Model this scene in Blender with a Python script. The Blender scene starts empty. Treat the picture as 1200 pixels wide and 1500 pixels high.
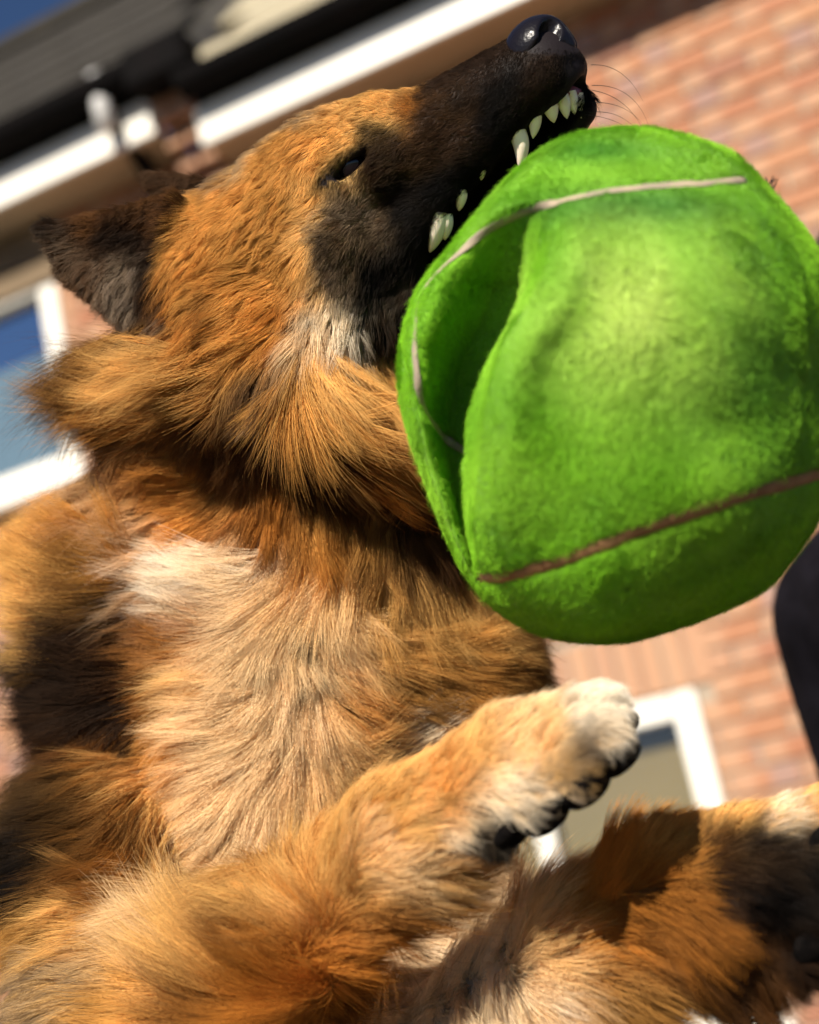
import bpy, bmesh, math, random
import numpy as np
from mathutils import Vector, Matrix
from mathutils.kdtree import KDTree

random.seed(7)
rng = np.random.default_rng(7)
scene = bpy.context.scene
col = scene.collection

# ------------------------------------------------------------------ camera, sky, sun, exposure
PITCH, ROLL = math.radians(14.835), math.radians(-12.283)
FPX = 2083.33                                   # focal length in pixels of a 1200 x 1500 frame
CAM = np.array([0.0, 0.0, 1.20])
_F = np.array([0, math.cos(PITCH), math.sin(PITCH)])
_R0 = np.array([1.0, 0, 0]); _U0 = np.array([0, -math.sin(PITCH), math.cos(PITCH)])
CR = _R0 * math.cos(ROLL) + _U0 * math.sin(ROLL)
CU = -_R0 * math.sin(ROLL) + _U0 * math.cos(ROLL)
CF = _F
B = np.stack([CR, CU, CF])                      # rows: right, up, forward


def to_world(p):
    """right/up/forward offsets from the photographer's eye -> world"""
    return CAM + np.asarray(p) @ B


cam_data = bpy.data.cameras.new('camera')
cam_data.sensor_fit = 'AUTO'; cam_data.sensor_width = 36; cam_data.lens = 50
cam_data.clip_start = 0.05; cam_data.clip_end = 3000
cam_data.dof.use_dof = True; cam_data.dof.focus_distance = 0.925; cam_data.dof.aperture_fstop = 3.5
cam_ob = bpy.data.objects.new('camera', cam_data); col.objects.link(cam_ob)
M = Matrix.Identity(4)
for i in range(3):
    M[i][0], M[i][1], M[i][2], M[i][3] = CR[i], CU[i], -CF[i], CAM[i]
cam_ob.matrix_world = M
scene.camera = cam_ob

SUN_EL, SUN_AZ = math.radians(36), math.radians(202)      # azimuth from +Y towards +X
world = bpy.data.worlds.new('World'); scene.world = world; world.use_nodes = True
wn = world.node_tree.nodes; wl = world.node_tree.links
bg = wn['Background']; bg.inputs['Strength'].default_value = 0.05
sky = wn.new('ShaderNodeTexSky'); sky.sky_type = 'NISHITA'; sky.sun_disc = False
sky.sun_elevation = SUN_EL; sky.sun_rotation = SUN_AZ
sky.altitude = 1500; sky.air_density = 0.75; sky.dust_density = 0.3; sky.ozone_density = 6.0
wl.new(sky.outputs[0], bg.inputs['Color'])
sun_d = bpy.data.lights.new('sun', 'SUN'); sun_d.energy = 5.0; sun_d.angle = math.radians(0.5); sun_d.color = (1.0, 0.92, 0.80)
sun = bpy.data.objects.new('sun', sun_d); col.objects.link(sun)
sdir = Vector((math.sin(SUN_AZ) * math.cos(SUN_EL), math.cos(SUN_AZ) * math.cos(SUN_EL), math.sin(SUN_EL)))
sun.rotation_euler = sdir.to_track_quat('Z', 'Y').to_euler()
vs = scene.view_settings
vs.view_transform = 'Standard'; vs.look = 'None'; vs.exposure = 0.95; vs.gamma = 1.0; vs.use_curve_mapping = False
scene.cycles.use_denoising = True
scene.cycles.max_bounces = 5; scene.cycles.adaptive_threshold = .03; scene.cycles.transparent_max_bounces = 8
scene.cycles_curves.shape = 'RIBBONS'
scene.cycles_curves.subdivisions = 2


# ------------------------------------------------------------------ helpers
def tag(o, label=None, cat=None, group=None, kind=None):
    if label: o['label'] = label
    if cat: o['category'] = cat
    if group: o['group'] = group
    if kind: o['kind'] = kind
    return o


def link(name, data, parent=None):
    o = bpy.data.objects.new(name, data); col.objects.link(o)
    if parent is not None: o.parent = parent
    return o


def mesh_from(name, verts, faces, mat=None, smooth=False):
    me = bpy.data.meshes.new(name)
    me.from_pydata([tuple(v) for v in verts], [], [tuple(int(i) for i in f) for f in faces])
    if smooth: me.polygons.foreach_set('use_smooth', np.ones(len(me.polygons), bool))
    if mat: me.materials.append(mat)
    me.update(); return me


def mesh_np(name, verts, quads, mat=None, smooth=True):
    """fast mesh from numpy arrays (all faces the same size)"""
    me = bpy.data.meshes.new(name)
    nv, nf, k = len(verts), len(quads), quads.shape[1]
    me.vertices.add(nv); me.vertices.foreach_set('co', np.ascontiguousarray(verts, np.float32).ravel())
    me.loops.add(nf * k); me.loops.foreach_set('vertex_index', np.ascontiguousarray(quads, np.int32).ravel())
    me.polygons.add(nf); me.polygons.foreach_set('loop_start', np.arange(0, nf * k, k, dtype=np.int32))
    me.polygons.foreach_set('loop_total', np.full(nf, k, np.int32))
    me.polygons.foreach_set('use_smooth', np.full(nf, smooth))
    me.update(calc_edges=True); me.validate()
    if mat: me.materials.append(mat)
    return me


def set_col(me, name, c):
    a = me.attributes.new(name, 'FLOAT_COLOR', 'POINT')
    c4 = np.ones((len(c), 4), np.float32); c4[:, :3] = c
    a.data.foreach_set('color', c4.ravel())


class Mat:
    """small node-tree builder"""
    def __init__(s, name):
        s.m = bpy.data.materials.new(name); s.m.use_nodes = True
        s.n = s.m.node_tree.nodes; s.l = s.m.node_tree.links
        s.b = s.n['Principled BSDF']

    def node(s, t, **kw):
        n = s.n.new(t)
        for k, v in kw.items(): setattr(n, k, v)
        return n

    def set(s, **kw):
        for k, v in kw.items():
            sk = s.b.inputs[k.replace('_', ' ')]
            sk.default_value = (*v, 1) if sk.type == 'RGBA' else v
        return s

    def ramp(s, fac, stops):
        r = s.node('ShaderNodeValToRGB'); e = r.color_ramp.elements
        while len(e) < len(stops): e.new(0.5)
        for el, (p, c) in zip(e, stops): el.position = p; el.color = (*c, 1) if len(c) == 3 else c
        s.l.new(fac, r.inputs[0]); return r.outputs[0]

    def noise(s, scale, detail=4, rough=.55, vec=None, out=0):
        n = s.node('ShaderNodeTexNoise'); n.inputs['Scale'].default_value = scale
        n.inputs['Detail'].default_value = detail; n.inputs['Roughness'].default_value = rough
        if vec is not None: s.l.new(vec, n.inputs['Vector'])
        return n.outputs[out]

    def mix(s, fac, a, b, mode='MIX'):
        n = s.node('ShaderNodeMix', data_type='RGBA', blend_type=mode)
        for i, v in ((0, fac), (6, a), (7, b)):
            if isinstance(v, (int, float)): n.inputs[i].default_value = v
            elif isinstance(v, tuple): n.inputs[i].default_value = (*v, 1)
            else: s.l.new(v, n.inputs[i])
        return n.outputs[2]

    def math(s, op, a, b=0.0):
        n = s.node('ShaderNodeMath', operation=op)
        for i, v in ((0, a), (1, b)):
            if isinstance(v, (int, float)): n.inputs[i].default_value = v
            else: s.l.new(v, n.inputs[i])
        return n.outputs[0]

    def base(s, c): s.l.new(c, s.b.inputs['Base Color']); return s

    def bump(s, h, strength=.3, dist=.01):
        b = s.node('ShaderNodeBump'); b.inputs['Strength'].default_value = strength; b.inputs['Distance'].default_value = dist
        s.l.new(h, b.inputs['Height']); s.l.new(b.outputs[0], s.b.inputs['Normal']); return s

    def coord(s, k='Object'):
        return s.node('ShaderNodeTexCoord').outputs[k]


def plain(name, c1, c2=None, scale=6.0, rough=.5, bump=.1, bdist=.003, metal=0.0, spec=.4):
    m = Mat(name); n = m.noise(scale, vec=m.coord('Object'))
    c2 = c2 or tuple(x * .75 for x in c1)
    m.base(m.mix(m.ramp(n, [(.35, (0, 0, 0)), (.65, (1, 1, 1))]), c1, c2)); m.set(Roughness=rough, Metallic=metal, Specular_IOR_Level=spec)
    if bump: m.bump(m.noise(scale * 12, vec=m.coord('Object')), bump, bdist)
    return m.m


# ------------------------------------------------------------------ the house front
WYAW = math.radians(-21.99)
HW = np.array([math.cos(WYAW), math.sin(WYAW), 0.0])      # along the wall, to the right
HN = np.array([HW[1], -HW[0], 0.0])                       # out of the wall, towards the viewer
WD = 4.4077                                               # metres from viewer to wall plane
Z0 = 0.35                                                 # house datum above ground
WO = CAM - HN * WD; WO = WO - HW * float((WO - CAM) @ HW); WO = np.array([WO[0], WO[1], 0.0])
WROT = Matrix(((HW[0], -HN[0], 0, WO[0]), (HW[1], -HN[1], 0, WO[1]), (0, 0, 1, 0), (0, 0, 0, 1)))
# wall frame: x along the wall, y into the house, z up


def wall_box(bm, x0, x1, y0, y1, z0, z1, bev=0.0):
    vs_ = [bm.verts.new((x, y, z)) for x in (x0, x1) for y in (y0, y1) for z in (z0, z1)]
    fs = [bm.faces.new([vs_[i] for i in f]) for f in ((0, 1, 3, 2), (4, 6, 7, 5), (0, 4, 5, 1), (2, 3, 7, 6), (0, 2, 6, 4), (1, 5, 7, 3))]
    if bev:
        bmesh.ops.bevel(bm, geom=list({e for f in fs for e in f.edges}), offset=bev, segments=1, affect='EDGES')


def box_mesh(name, dims, mat, bev=0.0):
    bm = bmesh.new(); wall_box(bm, *dims, bev=bev)
    bmesh.ops.recalc_face_normals(bm, faces=bm.faces[:])
    me = bpy.data.meshes.new(name); bm.to_mesh(me); bm.free()
    if mat: me.materials.append(mat)
    return me


def brick_material(island):
    m = Mat('brick_clay_' + ('mass' if island else 'single'))
    if island: rnd = m.node('ShaderNodeNewGeometry').outputs['Random Per Island']
    else: rnd = m.node('ShaderNodeObjectInfo').outputs['Random']
    uv = m.node('ShaderNodeUVMap'); uv.uv_map = 'brick'
    sep = m.node('ShaderNodeSeparateXYZ'); m.l.new(uv.outputs[0], sep.inputs[0])
    w = m.node('ShaderNodeTexWhiteNoise', noise_dimensions='1D'); m.l.new(rnd, w.inputs['W'])
    base = m.ramp(w.outputs['Value'], [(0, (.25, .085, .032)), (.3, (.29, .118, .048)), (.6, (.33, .155, .068)), (.85, (.27, .096, .040)), (1, (.16, .065, .040))])
    # kiss marks: one end of the stretcher burnt paler, a smoky streak near the other
    off = m.math('MULTIPLY', rnd, .12)
    pale = m.ramp(m.math('ADD', sep.outputs[0], off), [(0, (0, 0, 0)), (.10, (1, 1, 1)), (.34, (1, 1, 1)), (.46, (0, 0, 0))])
    c = m.mix(m.math('MULTIPLY', pale, .55), base, (.40, .26, .155))
    w2 = m.node('ShaderNodeTexWhiteNoise', noise_dimensions='1D'); m.l.new(m.math('ADD', rnd, 3.7), w2.inputs['W'])
    smoke = m.ramp(sep.outputs[0], [(.5, (0, 0, 0)), (.62, (1, 1, 1)), (.9, (1, 1, 1)), (1.0, (0, 0, 0))])
    smoke = m.math('MULTIPLY', smoke, m.math('GREATER_THAN', w2.outputs['Value'], .62))
    c = m.mix(m.math('MULTIPLY', smoke, .75), c, (.20, .15, .14))
    ob = m.coord('Object')
    c = m.mix(m.math('MULTIPLY', m.noise(60, vec=ob), .5), c, (.42, .22, .14))
    m.base(c); m.set(Roughness=.85); m.bump(m.noise(220, vec=ob), .5, .004)
    return m.m


MORTAR = plain('mortar_lime', (.32, .26, .19), (.26, .20, .15), 20, .9, .4, .004)
WHITE = plain('white_paint', (.74, .71, .64), (.66, .63, .55), 3, .35, .05)
SOFFIT = plain('soffit_board', (.46, .37, .25), (.38, .30, .20), 2, .7)
BLACKP = plain('gutter_black', (.002, .002, .002), (.004, .003, .003), 5, .9, spec=.08)
GREYP = plain('pipe_grey', (.55, .54, .52), (.42, .41, .40), 5, .4)
TILE = plain('roof_tile_grey', (.022, .018, .012), (.016, .013, .009), 7, .9, .5, .006)
TILE2 = plain('roof_tile_buff', (.34, .29, .19), (.27, .24, .17), 7, .85, .5, .006)
LEADM = plain('lead_flashing', (.22, .22, .23), (.15, .15, .16), 9, .5)
GLASS = Mat('window_glass').set(Base_Color=(.02, .03, .035), Roughness=.03, Specular_IOR_Level=1.0)
_g = GLASS; _tr = _g.node('ShaderNodeBsdfTransparent'); _mx = _g.node('ShaderNodeMixShader'); _gl = _g.node('ShaderNodeBsdfGlossy')
_gl.inputs['Roughness'].default_value = .02
_lf = _g.node('ShaderNodeLayerWeight'); _lf.inputs['Blend'].default_value = .3
_lw = _g.node('ShaderNodeMath', operation='MULTIPLY_ADD'); _g.l.new(_lf.outputs['Facing'], _lw.inputs[0]); _lw.inputs[1].default_value = .45; _lw.inputs[2].default_value = .08
_g.l.new(_lw.outputs[0], _mx.inputs[0]); _g.l.new(_tr.outputs[0], _mx.inputs[1]); _g.l.new(_gl.outputs[0], _mx.inputs[2])
_g.l.new(_mx.outputs[0], _g.n['Material Output'].inputs['Surface'])
GLASS = GLASS.m
REFL = plain('reflection_olive', (.17, .125, .045), (.13, .10, .038), 1.2, .9)  # olive reflection in the glass, painted on a sheet behind it
NET = plain('net_sky_tint', (.11, .17, .21), (.085, .14, .18), 3, .9)  # blue-grey stands in for sky reflected in the pane
ROOM = plain('room_sky_tint', (.02, .05, .11), None, 2, .9)  # sky reflection put into the room colour as deep blue

house = link('terraced_house', None); house.matrix_world = WROT
tag(house, 'brick terraced house with white eaves boards and white framed windows behind the dog', 'house')

BL, BH, BT, MJ = .215, .065, .10, .010
ZT = 3.20 + Z0          # wall top at the right hand house
ZTL = 3.34 + Z0         # left hand house is a little higher
WIN = [(-2.15, -.975, .30 + Z0, 1.285 + Z0), (-4.40, -3.075, 2.69 + Z0, 3.14 + Z0 + .42)]
ZT = 3.62 + Z0; ZTL = 3.76 + Z0
SOLD = (-2.25, -.92, 1.285 + Z0, 1.285 + Z0 + .225)


def blocked(x0, x1, z0, z1):
    for (a, b, c, d) in WIN + [SOLD]:
        if x1 > a + .001 and x0 < b - .001 and z1 > c + .001 and z0 < d - .001: return (a, b, c, d)
    return None


# wall core (mortar), with real openings
bm = bmesh.new()
xs = sorted({-6.0, 3.2, *[w[0] for w in WIN], *[w[1] for w in WIN]}); zs = sorted({0.0, ZTL, *[w[2] for w in WIN], *[w[3] for w in WIN]})
for i in range(len(xs) - 1):
    for j in range(len(zs) - 1):
        cx, cz = (xs[i] + xs[i + 1]) / 2, (zs[j] + zs[j + 1]) / 2
        if any(a < cx < b and c < cz < d for a, b, c, d in WIN): continue
        wall_box(bm, xs[i], xs[i + 1], .012, .26, zs[j], zs[j + 1])
me = bpy.data.meshes.new('wall'); bm.to_mesh(me); bm.free(); me.materials.append(MORTAR)
wall = link('wall', me, house)

BR1, BRM = brick_material(False), brick_material(True)


def brick_mesh(name, L, H, mat):
    bm = bmesh.new(); wall_box(bm, 0, L, 0, .05, 0, H)
    bmesh.ops.bevel(bm, geom=[e for e in bm.edges if abs(e.verts[0].co.y) < 1e-6 and abs(e.verts[1].co.y) < 1e-6], offset=.004, segments=1, affect='EDGES')
    bmesh.ops.recalc_face_normals(bm, faces=bm.faces[:])
    uvl = bm.loops.layers.uv.new('brick')
    for f in bm.faces:
        for lp in f.loops: lp[uvl].uv = (lp.vert.co.x / .215, lp.vert.co.z / .065)
    me = bpy.data.meshes.new(name); bm.to_mesh(me); bm.free(); me.materials.append(mat)
    return me


bricks = []
row = 0; z = 0.01
while z < ZTL - .03:
    x = -6.0 + (0 if row % 2 == 0 else -(BL + MJ) / 2)
    while x < 3.2:
        a, b = max(x, -6.0), min(x + BL, 3.2)
        top = ZT if a > -2.30 else ZTL
        if z + BH <= top + .05 and b - a > .03:
            segs = [(a, b)]
            for (wa, wb, wc, wd) in WIN + [SOLD]:
                if z + BH > wc + .002 and z < wd - .002:
                    ns = []
                    for (p, q) in segs:
                        if q <= wa or p >= wb: ns.append((p, q)); continue
                        if p < wa - .02: ns.append((p, wa - .004))
                        if q > wb + .02: ns.append((wb + .004, q))
                    segs = ns
            for (p, q) in segs:
                if q - p > .02: bricks.append((p, q - p, z, BH))
        x += BL + MJ
    z += BH + MJ; row += 1
sx = SOLD[0] + .005
soldiers = []
while sx < SOLD[1] - .05:
    soldiers.append((sx, BH, SOLD[2] + .006, .215)); sx += BH + MJ

cache = {}
near = [b for b in bricks if -1.15 < b[0] < .28 and .35 + Z0 < b[2] < 3.60 + Z0]
near.sort(key=lambda b: abs(b[0] + .35)); single = set(near[:280])
mass_v, mass_f, mass_uv = [], [], []
for bk in bricks:
    x, L, z, H = bk
    if bk in single:
        key = round(L, 3)
        if key not in cache: cache[key] = brick_mesh('brick', L, H, BR1)
        o = link('brick', cache[key], wall)
        o.location = (x, random.uniform(-.003, .002), z + random.uniform(-.001, .001)); o.rotation_euler = (random.uniform(-.006, .006), random.uniform(-.003, .003), random.uniform(-.006, .006))
    else:
        n0 = len(mass_v); y = random.uniform(-.003, .002); e = .004
        mass_v += [(x, y + .05, z), (x + L, y + .05, z), (x + L, y + .05, z + H), (x, y + .05, z + H),
                   (x, y + e, z), (x + L, y + e, z), (x + L, y + e, z + H), (x, y + e, z + H),
                   (x + e, y, z + e), (x + L - e, y, z + e), (x + L - e, y, z + H - e), (x + e, y, z + H - e)]
        mass_f += [tuple(n0 + i for i in f) for f in ((8, 9, 10, 11), (4, 5, 9, 8), (5, 6, 10, 9), (6, 7, 11, 10), (7, 4, 8, 11), (0, 1, 5, 4), (1, 2, 6, 5), (2, 3, 7, 6), (3, 0, 4, 7))]
        mass_uv += [((v[0] - x) / .215, (v[2] - z) / .065) for v in mass_v[n0:]]
me = mesh_from('brickwork', mass_v, mass_f, BRM)
uvl = me.uv_layers.new(name='brick')
muv = np.array(mass_uv, np.float32)
li = np.empty(len(me.loops), np.int32); me.loops.foreach_get('vertex_index', li)
uvl.data.foreach_set('uv', muv[li].ravel())
o = link('brickwork', me, wall); o['kind'] = 'stuff'
smesh = brick_mesh('soldier_brick', BH, .215, BR1)
for (x, L, z, H) in soldiers:
    o = link('soldier_brick', smesh, wall); o.location = (x, random.uniform(-.002, .002), z)

# eaves: soffit, fascia boards, gutters, roofs
GAPX0, GAPX1 = -2.36, -2.175
eaves = link('eaves', None, house)
OV = .25
def part(name, dims, mat, parent, bev=0.0): return link(name, box_mesh(name, dims, mat, bev), parent)
part('fascia_board', (GAPX1, 3.3, -OV, -OV + .025, 3.615 + Z0, 3.77 + Z0), WHITE, eaves, .004)
part('fascia_board', (-6.0, GAPX0, -OV, -OV + .025, 3.75 + Z0, 3.905 + Z0), WHITE, eaves, .004)
part('soffit_board', (GAPX1, 3.3, -OV + .027, .1, 3.625 + Z0, 3.645 + Z0), SOFFIT, eaves)
part('soffit_board', (-6.0, GAPX0, -OV + .027, .1, 3.765 + Z0, 3.785 + Z0), SOFFIT, eaves)
# corbelled brick party wall end between the two fascias
pw = link('party_wall_corbel', None, eaves)
zc = 3.56 + Z0; r = 0
while zc < 3.93 + Z0:
    yo = -min(.26, .06 + .065 * r)
    lm = brick_mesh('brick', .085, BH, BR1); x = GAPX0 + .004
    while x < GAPX1 - .05:
        o = link('brick', lm, pw); o.location = (x, yo, zc); x += .095
    zc += BH + .006; r += 1
me = box_mesh('corbel_core', (GAPX0 + .006, GAPX1 - .006, -.20, .1, 3.80 + Z0, 3.93 + Z0), MORTAR); link('corbel_core', me, pw)


def gutter(x0, x1, z, y, r, parent):
    n = 10; v = []; f = []
    prof = [(math.cos(math.pi + math.pi * i / n) * r, math.sin(math.pi + math.pi * i / n) * r) for i in range(n + 1)]
    prof += [(p[0] * .9, p[1] * .9) for p in prof[::-1]]
    for x in (x0, x1):
        for (py, pz) in prof: v.append((x, y + py, z + pz))
    k = len(prof)
    for i in range(k): f.append((i, (i + 1) % k, k + (i + 1) % k, k + i))
    f.append(tuple(range(k))[::-1]); f.append(tuple(range(k, 2 * k)))
    return link('gutter', mesh_from('gutter', v, f, BLACKP), parent)


gutter(-2.17, 3.3, 3.845 + Z0, -OV - .075, .072, eaves)
gutter(-6.0, -2.31, 3.99 + Z0, -OV - .075, .078, eaves)
part('gutter_board', (GAPX1 + .01, 3.3, -OV + .004, -OV + .024, 3.772 + Z0, 3.92 + Z0), BLACKP, eaves)
part('gutter_board', (-6.0, GAPX0 - .01, -OV + .004, -OV + .024, 3.907 + Z0, 4.05 + Z0), BLACKP, eaves)
LINT = plain('lintel_timber', (.16, .11, .06), (.11, .075, .04), 4, .8)
part('lintel_board', (-4.60, -3.02, -.022, .02, 3.50 + Z0, 3.60 + Z0), LINT, eaves)
part('lintel_board', (-4.60, -3.02, -.030, .02, 3.605 + Z0, 3.755 + Z0), LINT, eaves)
# black outlet box joining the gutters over the party wall
part('gutter_outlet', (-2.37, -2.10, -OV - .15, -OV - .002, 3.86 + Z0, 4.03 + Z0), BLACKP, eaves, .02)


def roof(name, x0, x1, ze, ye, length, pitch, mat, tiles_x, parent):
    rf = link(name, None, parent)
    cs, sn = math.cos(pitch), math.sin(pitch)
    v = [(x0, ye + .03, ze - .03), (x1, ye + .03, ze - .03), (x1, ye + .03 + length * cs, ze - .03 + length * sn), (x0, ye + .03 + length * cs, ze - .03 + length * sn)]
    link('roof_deck', mesh_from('roof_deck', v, [(0, 1, 2, 3)], mat), rf)
    tw, tl = .30, .32
    tm = box_mesh('roof_tile', (0, tw - .006, 0, tl + .06, 0, .018), mat, .003)
    nx = int((x1 - x0) / tw); ny = int(length / tl)
    for j in range(ny):
        for i in range(nx):
            xx = x0 + i * tw + (tw / 2 if j % 2 else 0)
            if not tiles_x[0] < xx < tiles_x[1]: continue
            o = link('roof_tile', tm, rf)
            o.location = (xx, ye + j * tl * cs, ze + j * tl * sn + random.uniform(0, .004)); o.rotation_euler = (pitch - .03, 0, random.uniform(-.008, .008))
    return rf


roof('roof', -6.0, -2.2, 4.02 + Z0, -OV - .04, 2.1, math.radians(47), TILE, (-4.6, -2.3), house)
roof('roof', -2.2, 3.3, 3.87 + Z0, -OV - .04, 3.4, math.radians(47), TILE2, (-2.3, .6), house)
_ts = math.tan(math.radians(47))
link('roof_upstand', mesh_from('roof_upstand', [(-2.196, -.29, 3.78 + Z0), (-2.196, 1.9, 3.78 + Z0 + 2.19 * _ts), (-2.196, 1.9, 4.0 + Z0 + 2.19 * _ts), (-2.196, -.29, 4.02 + Z0)], [(0, 1, 2, 3)], LEADM), house)
# ridge caps and lead abutment strip where the roofs step
part('ridge', (-6.0, -2.2, 1.10, 1.30, 5.55 + Z0, 5.63 + Z0), TILE, house)
part('lead_flashing', (-2.235, -2.205, -OV, 1.15, 3.99 + Z0, 4.06 + Z0), LEADM, house)


def tube(name, pts, r, mat, parent=None, sides=10, rs=None):
    pts = [Vector(p) for p in pts]; v = []; f = []
    prev = None
    for i, p in enumerate(pts):
        t = (pts[min(i + 1, len(pts) - 1)] - pts[max(i - 1, 0)]).normalized()
        a = prev if prev is not None else (Vector((0, 0, 1)) if abs(t.z) < .9 else Vector((1, 0, 0)))
        a = (a - t * a.dot(t)).normalized(); prev = a; b = t.cross(a)
        rr = rs[i] if rs else r
        for k in range(sides):
            an = 2 * math.pi * k / sides; v.append(p + a * math.cos(an) * rr + b * math.sin(an) * rr)
    for i in range(len(pts) - 1):
        for k in range(sides):
            f.append((i * sides + k, i * sides + (k + 1) % sides, (i + 1) * sides + (k + 1) % sides, (i + 1) * sides + k))
    f.append(tuple(range(sides))[::-1]); f.append(tuple(range((len(pts) - 1) * sides, len(pts) * sides)))
    return link(name, mesh_from(name, v, f, mat, True), parent)


dp = link('downpipe', None, house)
tube('pipe_bend', [(-2.515, -OV - .06, 4.02 + Z0), (-2.515, -OV - .055, 3.86 + Z0), (-2.51, -.20, 3.80 + Z0), (-2.50, -.08, 3.70 + Z0), (-2.50, -.055, 3.60 + Z0)], .034, BLACKP, dp)
tube('pipe_collar', [(-2.515, -OV - .085, 4.03 + Z0), (-2.515, -OV - .075, 3.80 + Z0)], .036, GREYP, dp)
tube('pipe', [(-2.50, -.055, 3.62 + Z0), (-2.50, -.055, .05)], .034, BLACKP, dp)


def window(x0, x1, z0, z1, fw, inner, split, sill):
    w = link('window', None, house)
    e = .002
    part('frame', (x0 + e, x0 + fw, -.004, .07, z0 + e, z1 - e), WHITE, w, .006)
    part('frame', (x1 - fw, x1 - e, -.004, .07, z0 + e, z1 - e), WHITE, w, .006)
    part('frame', (x0 + fw + e, x1 - fw - e, -.003, .07, z1 - fw, z1 - e), WHITE, w, .006)
    part('frame', (x0 + fw + e, x1 - fw - e, -.003, .07, z0 + e, z0 + fw), WHITE, w, .006)
    n = split
    for i in range(1, n):
        xm = x0 + (x1 - x0) * i / n
        part('mullion', (xm - .03, xm + .03, 0, .065, z0 + fw + e, z1 - fw - e), WHITE, w, .004)
    for i in range(n):
        a = x0 + (x1 - x0) * i / n + (fw if i == 0 else .03) + e; b = x0 + (x1 - x0) * (i + 1) / n - (fw if i == n - 1 else .03) - e
        link('pane', mesh_from('pane', [(a, .036, z0 + fw + e), (b, .036, z0 + fw + e), (b, .036, z1 - fw - e), (a, .036, z1 - fw - e)], [(0, 1, 2, 3)], GLASS), w)
    if sill: part('sill', (x0 - .05, x1 + .05, -.09, .02, z0 - .075, z0 - .002), WHITE, w, .006)
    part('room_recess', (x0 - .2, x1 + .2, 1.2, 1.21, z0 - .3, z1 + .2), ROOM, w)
    if inner == 'reflection_sheet': part('reflection_sheet', (x0 + fw, x1 - fw, .10, .105, z0 + .02, z1 - .02), REFL, w)  # added sheet that carries the painted olive reflection
    else: part('curtain', (x0 + fw, x1 - fw, .10, .11, z0 + .02, z0 + (z1 - z0) * .66), NET, w)
    return w


window(*WIN[0], .082, 'reflection_sheet', 2, True)
window(*WIN[1], .085, 'net', 2, True)

# ------------------------------------------------------------------ ground
GR = Mat('paving_grit'); _n = GR.noise(3, vec=GR.coord('Object')); GR.base(GR.mix(_n, (.085, .062, .035), (.06, .048, .028))).set(Roughness=.9)
GR.bump(GR.noise(90, vec=GR.coord('Object')), .5, .01)
gm = mesh_from('ground', [(-400, -400, 0), (400, -400, 0), (400, 400, 0), (-400, 400, 0)], [(0, 1, 2, 3)], GR.m)
tag(link('ground', gm), kind='structure')

# ------------------------------------------------------------------ implicit surface toolkit
def P(px, py, d):
    """a point of the dog given by bearing and distance, in metres right/up/forward"""
    return np.array([(px - 600) / FPX * d, -(py - 750) / FPX * d, d])


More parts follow.
